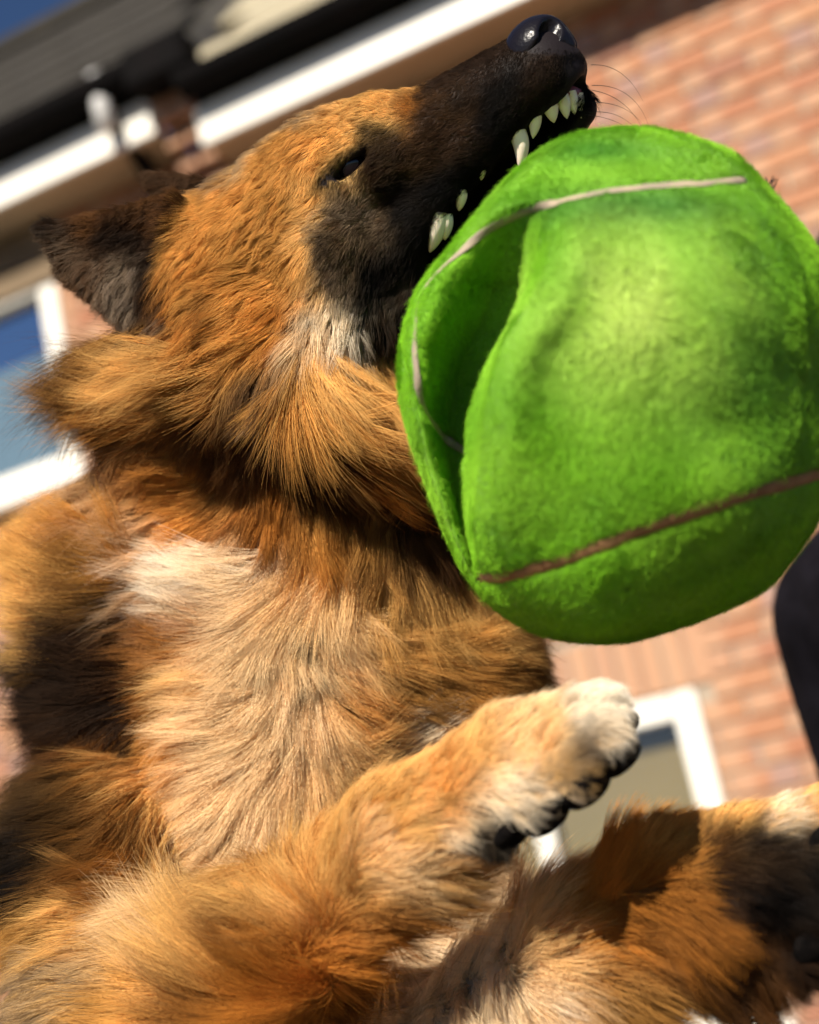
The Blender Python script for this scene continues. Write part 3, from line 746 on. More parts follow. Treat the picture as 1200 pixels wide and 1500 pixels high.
 (LEGB, 1190, 1175, .95, -.1, 10, 14, G_, T_), (LEGB, 1050, 1290, .5, .6, 16, 26, K_, D_), (LEGB, 1040, 1250, .8, .1, 14, 20, B_, D_), (LEGB, 1100, 1240, .8, .2, 12, 20, D_, K_), (LEGB, 1150, 1225, .9, .1, 10, 16, K_, D_), (LEGB, 1060, 1390, .6, .6, 22, 28, K_, D_), (LEGB, 1010, 1350, .6, .6, 34, 30, D_, O_), (LEGB, 1120, 1340, .6, .5, 12, 24, K_, K_), (LEGB, 1180, 1290, .7, .4, 10, 20, K_, K_),
 (LEGB, 1120, 1440, .6, .8, 24, 26, B_, B_), (LEGB, 1060, 1460, .6, .8, 28, 24, D_, B_), (LEGB, 1170, 1400, .6, .6, 10, 20, K_, D_),
 (HIND, 400, 1480, 0, 1, 36, 20, C_, T_), (HIND, 690, 1430, .2, 1, 36, 20, W_, W_), (HIND, 620, 1480, .1, 1, 36, 20, W_, C_), (HIND, 150, 1600, -.6, .8, 38, 18, D_, K_), (HIND, 430, 2000, 0, 1, 34, 18, T_, C_), (HIND, 430, 2700, 0, 1, 16, 16, G_, T_),
]
nb = len(bv)
A = np.zeros((nb, 3 + 1 + 1 + 3 + 3))            # flow, length, lift, root, tip
for lab in range(1, 10):
    vi = np.where(blab == lab)[0]
    if not len(vi): continue
    cts = [c for c in CT if c[0] == lab]
    pos, att = [], []
    front = vi[facing[vi] > .05] if lab != JAW else vi
    if not len(front): front = vi
    for c in cts:
        d2 = ((proj[front] - np.array([c[1], c[2]])) ** 2).sum(1)
        nb_ = np.where(d2 < 144)[0]
        j = front[nb_[np.argmin(bv[front[nb_], 2])]] if len(nb_) else front[np.argmin(d2)]
        pos.append(bv[j])
        fl = np.array([c[3], -c[4], 0.0]); fl /= np.linalg.norm(fl)
        att.append([*fl, c[5] * .001, math.radians(c[6]), *c[7], *c[8]])
    pos, att = np.array(pos), np.array(att)
    w = np.zeros((len(vi), len(pos)))
    jit = np.stack([wob(bv[vi], 14, 31 + k) for k in range(3)], 1) * .006 + np.stack([wob(bv[vi], 45, 41 + k) for k in range(3)], 1) * .003
    for k in range(len(pos)):
        d2 = ((bv[vi] + jit - pos[k]) ** 2).sum(1); w[:, k] = 1 / (d2 + 5e-5) ** 2.8
    A[vi] = (w / w.sum(1, keepdims=True)) @ att
A = smooth_attr(A, bq, 3)
flow = A[:, :3] - bn * (A[:, :3] * bn).sum(1, keepdims=True)
flow += np.cross(bn, flow) * (wob(bv, 9, 5)[:, None] * .28 + wob(bv, 26, 6)[:, None] * .18)
flow /= np.linalg.norm(flow, axis=1, keepdims=True) + 1e-9
hlen, lift, rootc, tipc = A[:, 3].copy(), A[:, 4], A[:, 5:8], A[:, 8:11]
hlen = np.where((blab == HEAD) & (proj[:, 1] < 470), hlen * .64, hlen)

# bald places: eye opening, nose pad, mouth lining, pads
bald = np.zeros(nb)
eo = (bv - HP(512, 245, 66)) @ EROT.T
bald = np.maximum(bald, 1 - np.clip((np.sqrt((eo[:, 0] / .021) ** 2 + (eo[:, 1] / .0042) ** 2 + (eo[:, 2] / .03) ** 2) - .9) / .35, 0, 1))
hl = (bv - HO) @ HROT.T / HU                     # head-frame coordinates
_nc0 = (HP(788, 70, 0) - HO) @ HROT.T / HU
nose_d = np.sqrt(((hl[:, 0] - _nc0[0] - 14) / 56) ** 2 + ((hl[:, 1] - _nc0[1] + 6) / 48) ** 2 + (hl[:, 2] / 62) ** 2)
ish = (blab == HEAD) | (blab == JAW)
bald = np.where(ish, np.maximum(bald, 1 - np.clip((nose_d - .85) / .2, 0, 1)), bald)
lining = ish & (np.abs(hl[:, 2]) < 46) & (hl[:, 1] < -100) & (hl[:, 0] > -60) & ((bn @ HT) < -.25) & (hl[:, 1] > -230)
bald = np.where(lining, 1.0, bald)
skin = rootc * .45
skin = np.where((bald > .3)[:, None], np.array([[.012, .009, .010]]), skin)
for (sx_, sy_, sr_) in ((444, 908, .0075), (446, 932, .007), (393, 976, .005), (466, 985, .0055), (447, 998, .004), (580, 870, .006)):
    fr = np.where((facing > 0) & (blab == CHEST))[0]; jv = fr[np.argmin(((proj[fr] - np.array([sx_, sy_])) ** 2).sum(1))]
    mk = np.exp(-(np.linalg.norm((bv - bv[jv]) * np.array([1.3, .8, 1]), axis=1) / sr_) ** 2)[:, None]
    rootc = rootc * (1 - .85 * mk); tipc = tipc * (1 - .8 * mk); hlen *= (1 - .5 * mk[:, 0])
# crease running back from the eye corner
cr0, cr1 = HP(486, 268, 66), HP(432, 330, 76); cd = cr1 - cr0
tt = np.clip(((bv - cr0) @ cd) / (cd @ cd), 0, 1); crd = np.linalg.norm(bv - cr0 - tt[:, None] * cd, axis=1)
crm = np.clip(1 - crd / .0042, 0, 1) * (blab == HEAD)
rootc = rootc * (1 - .9 * crm[:, None]); tipc = tipc * (1 - .85 * crm[:, None]); hlen *= (1 - .5 * crm)
erim = np.clip(1 - (np.sqrt((eo[:, 0] / .023) ** 2 + (eo[:, 1] / .0075) ** 2 + (eo[:, 2] / .035) ** 2) - .9) / .4, 0, 1) * (blab == HEAD)
rootc = rootc * (1 - .93 * erim[:, None]); tipc = tipc * (1 - .93 * erim[:, None]); hlen = hlen * (1 - .5 * erim)

SK = Mat('dog_skin'); _at = SK.node('ShaderNodeAttribute', attribute_name='skin'); SK.base(_at.outputs['Color']).set(Roughness=.6, Specular_IOR_Level=.1)
SK.bump(SK.noise(600, vec=SK.coord('Object')), .25, .001)
dog_me = mesh_np('dog', to_world(bv), bq, SK.m); set_col(dog_me, 'skin', skin)
dog = link('dog', dog_me)
tag(dog, 'long haired black and tan dog leaping up with its jaws open at the green ball', 'dog')

HM = Mat('dog_fur')
_at = HM.node('ShaderNodeAttribute', attribute_name='tint'); HM.base(_at.outputs['Color'])
HM.set(Roughness=.55, Specular_IOR_Level=.06)
_tl = HM.node('ShaderNodeBsdfTranslucent'); HM.l.new(_at.outputs['Color'], _tl.inputs['Color'])
_ms = HM.node('ShaderNodeMixShader'); _ms.inputs[0].default_value = .22
HM.l.new(HM.b.outputs[0], _ms.inputs[1]); HM.l.new(_tl.outputs[0], _ms.inputs[2]); HM.l.new(_ms.outputs[0], HM.n['Material Output'].inputs['Surface'])


def make_hair(name, pts, rad, tint, mat, parent):
    """pts (n, k, 3) in viewer metres, rad (n, k), tint (n, k, 3)"""
    n, k = pts.shape[:2]
    c = bpy.data.hair_curves.new(name); c.add_curves([k] * n)
    c.attributes['position'].data.foreach_set('vector', np.ascontiguousarray(to_world(pts.reshape(-1, 3)), np.float32).ravel())
    c.attributes.new('radius', 'FLOAT', 'POINT').data.foreach_set('value', np.ascontiguousarray(rad, np.float32).ravel())
    t4 = np.ones((n * k, 4), np.float32); t4[:, :3] = tint.reshape(-1, 3)
    c.attributes.new('tint', 'FLOAT_COLOR', 'POINT').data.foreach_set('color', t4.ravel())
    c.materials.append(mat)
    return link(name, c, parent)


def sample(v, q, dens):
    """random surface points: face index + bilinear weights"""
    ar = .5 * np.linalg.norm(np.cross(v[q[:, 2]] - v[q[:, 0]], v[q[:, 3]] - v[q[:, 1]]), axis=1) * dens[q].mean(1)
    n = rng.poisson(ar); f = np.repeat(np.arange(len(q)), n); s, t = rng.random(len(f)), rng.random(len(f))
    return f, np.stack([(1 - s) * (1 - t), s * (1 - t), s * t, (1 - s) * t], 1)


def fur(v, q, nrm, flw, ln, lf, c0, c1, dens, guides, k, rad, clump, name, mat, parent, lvar=.3, cvar=.11):
    f, w = sample(v, q, dens); ix = q[f]
    g = lambda a: np.einsum('nk,nkj->nj', w, a[ix]) if a.ndim == 2 else (w * a[ix]).sum(1)
    p, nn, tt_, L, l, r0, r1 = g(v), g(nrm), g(flw), g(ln), g(lf), g(c0), g(c1)
    m = L > .0012
    p, nn, tt_, L, l, r0, r1 = [x[m] for x in (p, nn, tt_, L, l, r0, r1)]
    n = len(p)
    nn /= np.linalg.norm(nn, axis=1, keepdims=True); tt_ /= np.linalg.norm(tt_, axis=1, keepdims=True) + 1e-9
    side = np.cross(nn, tt_)
    # clumps
    ng = max(8, int(n / guides)); gi = rng.choice(n, ng, replace=False)
    kd = KDTree(ng)
    for i, j in enumerate(gi): kd.insert(p[j], i)
    kd.balance()
    own = np.fromiter((kd.find(x)[1] for x in p), np.int64, n)
    off = p - p[gi[own]]
    grow = 1 + rng.normal(0, .16, ng); gsw = rng.normal(0, .20, ng); gl = rng.normal(0, .10, ng); gcol = np.exp(rng.normal(0, cvar, ng)); gcl = np.clip(rng.normal(clump, .18, ng), 0, .95)
    L = L * np.clip(grow[own] * (1 + rng.normal(0, lvar, n) * .7), .35, 1.7)
    sw = gsw[own] + rng.normal(0, .06, n); l = l + gl[own] + rng.normal(0, .06, n)
    ts = np.linspace(0, 1, k); pts = np.empty((n, k, 3)); pts[:, 0] = p - nn * .001
    curl = rng.normal(0, .08, n); cur = p.copy()
    for i in range(1, k):
        t = (ts[i] + ts[i - 1]) / 2
        a = l * (1.35 - 1.25 * t); b = sw + curl * (t - .3) * 2
        d = tt_ * (np.cos(a) * np.cos(b))[:, None] + nn * np.sin(a)[:, None] + side * (np.cos(a) * np.sin(b))[:, None]
        cur = cur + d * (L / (k - 1))[:, None]; pts[:, i] = cur
    cl = gcl[own] * np.clip((L - .006) / .02, 0, 1)
    pts -= off[:, None, :] * (cl[:, None] * ts[None, :] ** 1.3)[..., None]
    br = (gcol[own] * np.exp(rng.normal(0, .13, n)))[:, None, None]
    mixt = ts[None, :, None] ** 1.1
    gk = rng.random(ng)[own]; hue = np.ones((n, 3)); hue[gk < .08] = (.75, .66, .58); hue[gk > .88] = (1.12, 1.14, 1.2)
    band = wob(p, 16, 301); hue *= 1 + .13 * np.clip(band, -1.2, 1.2)[:, None] * np.array([1, 1.05, 1.15]) if cvar > .105 else 1
    tipd = np.where(rng.random(n) < .12, .6, 1.0)[:, None, None] if cvar > .105 else 1.0
    tint = (r0[:, None, :] * (1 - mixt) + r1[:, None, :] * mixt * (1 - (1 - tipd) * mixt)) * br * (hue[:, None, :] if cvar > .105 else 1)
    rr = rad * (.75 + .5 * rng.random(n))[:, None] * (1 - .85 * ts[None, :] ** 1.5)
    tint = tint / np.maximum(1, tint.max(-1, keepdims=True) / .93)
    return make_hair(name, pts, rr, np.clip(tint, 0.002, .93), mat, parent), n


inview = np.clip((facing + .35) / .4, 0, 1)
lowcut = np.clip((1640 - proj[:, 1]) / 120, 0, 1)
dn = (.12 + .88 * inview) * (.10 + .90 * lowcut) * (1 - np.clip(bald * 1.3, 0, 1))
shortness = np.clip((.022 - hlen) / .016, 0, 1)
FUR = True
if FUR:
    _, n1 = fur(bv, bq, bn, flow, hlen * .95, lift, rootc, tipc, dn * (1050e3 + 1300e3 * shortness), 48, 7, .00012, .52, 'coat', HM.m, dog)
    print('strands', n1)

# ------------------------------------------------------------------ the dog: nose, eyes, teeth, claws, pads, whiskers
NOSE = Mat('nose_leather').set(Base_Color=(.006, .005, .007), Roughness=.30, Specular_IOR_Level=.2)
_v = NOSE.node('ShaderNodeTexVoronoi'); _v.inputs['Scale'].default_value = 520; NOSE.l.new(NOSE.coord('Object'), _v.inputs['Vector']); NOSE.bump(_v.outputs['Distance'], .2, .0008)
EYEM = Mat('eye_wet').set(Base_Color=(.004, .002, .003), Roughness=.02, Specular_IOR_Level=.3)
TOOTH = Mat('tooth_ivory'); _t = TOOTH.node('ShaderNodeTexNoise'); _t.inputs['Scale'].default_value = 150
TOOTH.base(TOOTH.mix(_t.outputs[0], (.96, .82, .74), (.88, .70, .52))).set(Roughness=.25, Specular_IOR_Level=.5, Subsurface_Weight=.15, Subsurface_Radius=(.004, .003, .002))
GUM = Mat('gum_dark').set(Base_Color=(.24, .07, .085), Roughness=.25)
PADM = plain('pad_leather', (.004, .0035, .0035), (.010, .008, .007), 120, 1.0, .8, .003, spec=.03)
CLAW = plain('claw_horn', (.03, .022, .014), (.12, .09, .05), 60, .3, .1, .001)


def sdf_child(name, f, mat, parent, rot=None):
    v, q, _ = f.mesh(); return link(name, mesh_np(name, to_world(v), q, mat), parent)


_nc = (HP(788, 70, 0) - HO) @ HROT.T / HU
def N_(a, b, c=0.0): return H(a - 312 + _nc[0], b + 16 + _nc[1], c)
nf = Field(N_(318, -22) - .045, N_(318, -22) + .045, .0009)
nf.ell(N_(310, -16, 0), (50 * HU, 41 * HU, 54 * HU), 1, .003, HROT)
for sg in (1, -1):
    nf.ell(N_(300, -22, 30 * sg), (42 * HU, 28 * HU, 24 * HU), 1, .004, HROT)
nf.cone(N_(335, -40, 0), 24 * HU, N_(322, -66, 0), 13 * HU, 1, .006)
for sg in (1, -1):
    nf.cone(N_(356, -10, 28 * sg), 15 * HU, N_(338, -20, 36 * sg), 15 * HU, 1, .0025, 'sub')
    nf.cone(N_(338, -24, 46 * sg), 11 * HU, N_(296, -38, 62 * sg), 7 * HU, 1, .0025, 'sub')
nf.cone(N_(362, 0, 0), 3 * HU, N_(352, -70, 0), 3.2 * HU, 1, .003, 'sub')
sdf_child('nose', nf, NOSE.m, dog)

for sg in (1, -1):
    cpos = EYE if sg > 0 else EYE - HU * HC * 104
    bm = bmesh.new(); bmesh.ops.create_uvsphere(bm, u_segments=32, v_segments=20, radius=.0135)
    me = bpy.data.meshes.new('eye'); bm.to_mesh(me); bm.free(); me.materials.append(EYEM.m); me.polygons.foreach_set('use_smooth', np.ones(len(me.polygons), bool))
    o = link('eye', me, dog); o.location = to_world(cpos)


def tooth(root, tip, r, curve, flat=1.0):
    root, tip = np.asarray(root), np.asarray(tip); ax = tip - root; L = np.linalg.norm(ax); ax /= L
    f = HF - ax * (HF @ ax); f /= np.linalg.norm(f); g = np.cross(ax, f)
    v, fc = [], []; n, sd = 9, 12
    for i in range(n):
        t = i / (n - 1); rr = r * (1 - t ** 1.9) ** .62 * (.92 + .16 * math.sin(t * 3)) if i < n - 1 else r * .06
        c = root + ax * L * t + f * curve * math.sin(t * math.pi) * L
        for k in range(sd):
            an = 2 * math.pi * k / sd; v.append(to_world(c + f * math.cos(an) * rr * flat + g * math.sin(an) * rr))
    for i in range(n - 1):
        for k in range(sd): fc.append((i * sd + k, i * sd + (k + 1) % sd, (i + 1) * sd + (k + 1) % sd, (i + 1) * sd + k))
    fc.append(tuple(range((n - 1) * sd, n * sd)))
    return link('tooth', mesh_from('tooth', v, fc, TOOTH.m, True), dog)


TE = [  # root x, y, tip x, y, lateral offset, radius (HU), curve
 (752, 180, 762, 249, 36, 13, .10), (781, 155, 781, 203, 33, 10.5, .06), (801, 143, 812, 180, 25, 12, .03), (822, 137, 831, 174, 14, 10, .02), (835, 134, 842, 168, 3, 9, .02), (846, 137, 851, 178, -10, 9, .03),
 (790, 168, 788, 232, -36, 12, .08), (828, 160, 832, 195, -28, 8, .05), (722, 215, 724, 236, 42, 7, .02), (703, 240, 705, 264, 54, 9, .02), (672, 272, 673, 309, 58, 12, .03), (641, 308, 630, 370, 64, 17, .03), (652, 312, 652, 352, 60, 12, .02),
 (700, 250, 706, 270, -45, 9, .02), (670, 290, 672, 318, -47, 11, .02)]
for (x1, y1, x2, y2, c, r, cu) in TE: tooth(HP(x1, y1, c), HP(x2, y2, c * .96), r * HU, cu)
for sg in (1, -1): tooth(H(190, -325, 18 * sg), H(200, -262, 26 * sg), 11 * HU, .08)
gp = [HP(*p) for p in ((628, 322, 48), (660, 284, 47), (700, 238, 44), (735, 196, 38), (760, 178, 34), (782, 158, 29), (803, 145, 20), (825, 139, 8), (838, 136, -4), (847, 138, -16), (838, 155, -28))]
tube('gum', [Vector(to_world(p)) for p in gp], 10.5 * HU, GUM.m, dog, 8)


def blob(name, c, rad, mat, axis, parent=dog):
    """flattened pad or bead, axis = outward direction"""
    bm = bmesh.new(); bmesh.ops.create_uvsphere(bm, u_segments=20, v_segments=12, radius=1)
    ax = Vector(axis @ B).normalized(); q = ax.to_track_quat('Z', 'Y').to_matrix().to_4x4()
    m = Matrix.Translation(Vector(to_world(c))) @ q @ Matrix.Diagonal((rad[0], rad[1], rad[2], 1))
    bmesh.ops.transform(bm, matrix=m, verts=bm.verts[:])
    me = bpy.data.meshes.new(name); bm.to_mesh(me); bm.free(); me.materials.append(mat); me.polygons.foreach_set('use_smooth', np.ones(len(me.polygons), bool))
    return link(name, me, parent)


PADS = [((908, 1068), .765, .0150), ((906, 1110), .752, .0165), ((860, 1154), .749, .0175), ((802, 1196), .756, .0165), ((752, 1220), .772, .014),
        ((1245, 1300), .780, .019), ((1200, 1380), .792, .018), ((1140, 1325), .802, .028), ((1215, 1235), .795, .016)]
for i, ((x, y), d, r) in enumerate(PADS): blob('paw_pad', P(x, y, d), (r, r * .85, r * .42), PADM, np.array([.6, -.6, -.5]) if i < 5 else np.array([.45, -.3, -.8]))
for (x, y, d, dx, dy) in ((922, 1064, .757, 8, 16), (892, 1112, .744, 8, 15), (848, 1158, .743, 7, 15), (1062, 1322, .792, 20, 6)):
    a, b = P(x, y, d), P(x + dx, y + dy, d - .006)
    tube('claw', [Vector(to_world(a + (b - a) * t + np.array([0, .002 * math.sin(t * 3.1), 0]))) for t in np.linspace(0, 1, 6)], .003, CLAW, dog, 8, [.0028, .0028, .0026, .0022, .0016, .0006])

WH = []
for (x0, y0, x1, y1, x2, y2) in ((866, 95, 915, 92, 943, 150), (867, 125, 930, 122, 952, 188), (866, 132, 920, 140, 945, 196), (864, 150, 915, 148, 940, 180), (862, 165, 905, 158, 935, 192), (858, 168, 900, 172, 922, 190), (700, 170, 690, 230, 640, 250), (730, 130, 700, 190, 660, 205)):
    c = -6 if x0 > 800 else 62
    p0, p1, p2 = HP(x0, y0, c), HP(x1, y1, c), HP(x2, y2, c); t = np.linspace(0, 1, 9)[:, None]
    WH.append(p0 * (1 - t) ** 2 + 2 * p1 * t * (1 - t) + p2 * t * t)
WH = np.array(WH); make_hair('whiskers', WH, np.linspace(.00022, .00005, 9)[None].repeat(len(WH), 0), np.full(WH.shape, .03), HM.m, dog)

# ------------------------------------------------------------------ the ball
BC = P(890, 568, .83); BS = .815 / FPX
SIL = np.array([(322, 8), (310, 168), (260, 248), (212, 302), (190, 330), (110, 365), (10, 378), (-70, 358), (-150, 298), (-230, 213), (-288, 128), (-308, 48), (-300, -42), (-277, -122), (-245, -207), (-208, -280), (-165, -330), (-90, -367), (10, -378), (120, -347), (240, -282), (305, -177)], float)
sa = np.arctan2(SIL[:, 1], SIL[:, 0]); sr = np.hypot(SIL[:, 0], SIL[:, 1]); so = np.argsort(sa); sa, sr = sa[so], sr[so]
sa3 = np.concatenate([sa - 2 * np.pi, sa, sa + 2 * np.pi]); sr3 = np.tile(sr, 3)
def silr(phi):
    return sum(np.interp(phi + o, sa3, sr3) for o in np.linspace(-.09, .09, 7)) / 7
NT, NP = 300, 560
th = np.linspace(0, np.pi, NT)[1:-1]; ph = np.linspace(-np.pi, np.pi, NP, endpoint=False)
TH, PH = np.meshgrid(th, ph, indexing='ij')
rs = silr(PH)
uu, vv = rs * np.sin(TH) * np.cos(PH), rs * np.sin(TH) * np.sin(PH)       # px about the centre, v up
ww = np.where(np.cos(TH) > 0, .132, .112) * np.cos(TH)
uu = np.concatenate([[0], uu.ravel(), [0]]); vv = np.concatenate([[0], vv.ravel(), [0]]); ww = np.concatenate([[.132], ww.ravel(), [-.112]])
EDGE = np.array([(800, 345), (787, 375), (782, 405), (772, 450), (745, 500), (718, 545), (700, 590), (690, 640), (684, 700), (683, 780), (692, 850)], float)
ey = -(EDGE[:, 1] - 568); ex = EDGE[:, 0] - 890
ue = np.interp(vv, ey[::-1], ex[::-1])
urim = -np.sqrt(np.maximum(0, 1)) * np.interp(vv, [-378, -330, -280, -207, -122, -42, 48, 128, 213, 298, 378], [0, -165, -208, -245, -277, -300, -308, -288, -230, -150, 0]) * -1
xx = (ue - uu) / np.maximum(ue - urim, 8)
sst = lambda a, b, x: (lambda t: t * t * (3 - 2 * t))(np.clip((x - a) / (b - a), 0, 1))
Dv = np.interp(vv, [-290, -250, -180, -100, 0, 80, 150, 200, 235], [0, .030, .055, .075, .092, .096, .080, .040, 0])
wedge = np.interp(vv, [-280, -100, 60, 140, 230], [.10, .09, .10, .14, .30])
dent = Dv * sst(0, 1, xx / wedge) * (1 - sst(.34, .93, xx)) * (ww > 0)
lobe = .007 * np.exp(-((uu - ue - 26) / 34) ** 2) * (Dv / .06) * (ww > 0)
g2 = lambda x, y, sx, sy_: np.exp(-((uu - (x - 890)) / sx) ** 2 - ((vv + (y - 568)) / sy_) ** 2) * (ww > 0)
ww = ww - dent + lobe - .011 * g2(900, 315, 150, 34) - .012 * g2(1130, 560, 60, 170) + .006 * g2(960, 470, 90, 110) - .006 * g2(800, 700, 40, 110) + .005 * g2(980, 740, 160, 60) - .006 * g2(1010, 640, 60, 50)
bp = np.stack([uu * BS, vv * BS, -ww], 1) + BC
bp += np.stack([wob(bp, 9, 60 + k) for k in range(3)], 1) * .0012
n_ = (NT - 2) * NP; I = lambda i, j: 1 + i * NP + (j % NP)
ii, jj = np.meshgrid(np.arange(NT - 3), np.arange(NP), indexing='ij'); ii, jj = ii.ravel(), jj.ravel()
bqd = np.stack([I(ii, jj), I(ii + 1, jj), I(ii + 1, jj + 1), I(ii, jj + 1)], 1)
j = np.arange(NP)
bqd = np.concatenate([bqd, np.stack([np.zeros(NP, int), I(0, j), I(0, j + 1), np.zeros(NP, int)], 1)[:, :4], np.stack([np.full(NP, n_ + 1), I(NT - 3, j + 1), I(NT - 3, j), np.full(NP, n_ + 1)], 1)])
qq = bqd[:-2 * NP]
bnn = vnormals(bp, qq); bnn[0] = (0, 0, -1); bnn[-1] = (0, 0, 1)
if (bnn * (bp - BC)).sum(1).mean() < 0: bnn = -bnn; bqd = bqd[:, ::-1]; qq = qq[:, ::-1]
bproj = np.stack([600 + bp[:, 0] / bp[:, 2] * FPX, 750 - bp[:, 1] / bp[:, 2] * FPX], 1)
bfac = -(bnn * bp).sum(1) / np.linalg.norm(bp, axis=1)


def catmull(pts, n=10):
    p = np.array(pts, float); p = np.vstack([2 * p[0] - p[1], p, 2 * p[-1] - p[-2]]); o = []
    for i in range(1, len(p) - 2):
        for t in np.linspace(0, 1, n, endpoint=False):
            o.append(.5 * (2 * p[i] + (p[i + 1] - p[i - 1]) * t + (2 * p[i - 1] - 5 * p[i] + 4 * p[i + 1] - p[i + 2]) * t ** 2 + (-p[i - 1] + 3 * p[i] - 3 * p[i + 1] + p[i + 2]) * t ** 3))
    o.append(p[-2]); return np.array(o)


fi = np.where(bfac > .02)[0]; kd2 = KDTree(len(fi))
for a, b in enumerate(fi): kd2.insert((bproj[b, 0], bproj[b, 1], 0), a)
kd2.balance()
def on_ball(pl): return [fi[kd2.find((x, y, 0))[1]] for x, y in pl]
SEAMS = [([(1094, 262), (1040, 266), (970, 270), (900, 277), (830, 291), (760, 315), (700, 348), (650, 388), (615, 430), (607, 475), (606, 520), (612, 560), (625, 600), (650, 638), (680, 662)], .0021),
         ([(650, 757), (668, 798), (686, 836)], .0016), ([(700, 848), (740, 846), (800, 830), (870, 805), (950, 776), (1030, 748), (1110, 722), (1170, 704), (1204, 694)], .0034)]
SEAMM = plain('seam_rubber', (.28, .15, .06), (.18, .085, .03), 40, .8, .5, .001)
SEAMU = plain('seam_rubber_pale', (.36, .28, .19), (.22, .18, .14), 40, .8, .5, .001)
seam_idx = []
for pl, r in SEAMS: seam_idx.append((on_ball(catmull(pl)), r))
bk = []
for t in np.linspace(0, 1, 60):
    thb = math.radians(92 + 62 * math.sin(math.pi * t)); phb = math.radians(-22 + 78 * t)
    bk.append(I(int(thb / np.pi * (NT - 1)) - 1, int((phb + np.pi) / (2 * np.pi) * NP)))
seam_idx.append((bk, .0028))
allp = np.concatenate([bp[ix] for ix, _ in seam_idx]); kds = KDTree(len(allp))
for a, b in enumerate(allp): kds.insert(b, a)
kds.balance()
sd = np.fromiter((kds.find(x)[2] for x in bp), float, len(bp))
bp2 = bp - bnn * (.0022 * np.exp(-(sd / .0035) ** 2))[:, None]
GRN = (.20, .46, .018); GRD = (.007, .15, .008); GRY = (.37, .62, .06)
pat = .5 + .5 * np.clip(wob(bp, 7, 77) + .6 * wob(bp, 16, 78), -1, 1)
dark = np.clip(np.exp(-((bproj[:, 0] - 930) / 170) ** 2 - ((bproj[:, 1] - 305) / 32) ** 2) * 1.1 + .8 * np.exp(-((bproj[:, 0] - 880) / 90) ** 2 - ((bproj[:, 1] - 220) / 22) ** 2) + .45 * np.exp(-((bproj[:, 0] - 1130) / 70) ** 2 - ((bproj[:, 1] - 600) / 150) ** 2), 0, 1) * (ww > 0)  # shade under the top seam and down the right side, put into the dye
wet_shade = np.clip(dark + .22 * np.clip(wob(bp, 11, 79), 0, 1), 0, 1)  # painted shade plus random wet mottling
bcol = np.array(GRN) * (1 - .35 * pat[:, None]) + np.array(GRY) * (.35 * pat[:, None]); bcol = bcol * (1 - wet_shade[:, None]) + np.array(GRD) * wet_shade[:, None]
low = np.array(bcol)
sun_tint = (np.exp(-((bproj[:, 0] - 930) / 150) ** 2 - ((bproj[:, 1] - 455) / 125) ** 2) * (ww > 0) * np.clip(.75 + .35 * wob(bp, 14, 95), 0, 1))[:, None]  # sun highlight painted into the felt colour, broken up by noise
bcol = bcol * (1 - .85 * sun_tint) + np.array([.58, .70, .17]) * .85 * sun_tint
spk = np.clip((wob(bp, 75, 90) - 1.75) * 2, 0, 1)[:, None]; bcol = bcol * (1 - .8 * spk)
FELT = Mat('ball_felt'); _at = FELT.node('ShaderNodeAttribute', attribute_name='dye')
FELT.base(FELT.mix(FELT.math('MULTIPLY', FELT.noise(900, vec=FELT.coord('Object')), .55), _at.outputs['Color'], (.05, .22, .008))).set(Roughness=.95, Specular_IOR_Level=.1, Sheen_Weight=.3, Sheen_Tint=(.6, .9, .4))
FELT.bump(FELT.noise(1400, detail=6, vec=FELT.coord('Object')), .8, .002)
vv3 = to_world(bp2)
faces = [tuple(f) if len(set(f)) == 4 else tuple(dict.fromkeys(f)) for f in bqd[-2 * NP:].tolist()]
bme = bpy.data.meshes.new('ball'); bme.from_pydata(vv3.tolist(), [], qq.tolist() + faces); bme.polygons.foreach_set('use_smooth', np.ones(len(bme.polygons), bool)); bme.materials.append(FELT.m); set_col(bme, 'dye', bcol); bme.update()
ball = link('tennis_ball', bme)
tag(ball, 'oversized bright green felt tennis ball with tan seams, dented and bitten by the dog', 'ball')
for ix, r in seam_idx:
    pts = bp[ix] - bnn[ix] * .0008
    keep = [0]
    for a in range(1, len(pts)):
        if np.linalg.norm(pts[a] - pts[keep[-1]]) > .0022: keep.append(a)
    pts = pts[keep]
    for _ in range(2): pts[1:-1] = .25 * pts[:-2] + .5 * pts[1:-1] + .25 * pts[2:]
    rsx = (r * (1 + .14 * np.clip(wob(pts, 40, 3), -1, 1))).tolist()
    nm = np.stack([bnn[ix][keep][:, k] for k in range(3)], 1); tg = np.gradient(pts, axis=0); tg /= np.linalg.norm(tg, axis=1, keepdims=True) + 1e-9
    sdv = np.cross(nm, tg); sdv /= np.linalg.norm(sdv, axis=1, keepdims=True) + 1e-9
    v_, f_ = [], []
    for a in range(len(pts)):
        for k in range(10):
            an = 2 * math.pi * k / 10; v_.append(to_world(pts[a] + sdv[a] * math.cos(an) * rsx[a] * 1.15 + nm[a] * math.sin(an) * rsx[a] * .30))
    for a in range(len(pts) - 1):
        for k in range(10): f_.append((a * 10 + k, a * 10 + (k + 1) % 10, (a + 1) * 10 + (k + 1) % 10, (a + 1) * 10 + k))
    f_.append(tuple(range(10))[::-1]); f_.append(tuple(range((len(pts) - 1) * 10, len(pts) * 10)))
    link('seam', mesh_from('seam', v_, f_, SEAMM if r > .003 else SEAMU, True), ball)
FHM = Mat('felt_fibre'); _at = FHM.node('ShaderNodeAttribute', attribute_name='tint'); FHM.base(_at.outputs['Color']).set(Roughness=.8, Specular_IOR_Level=.15)
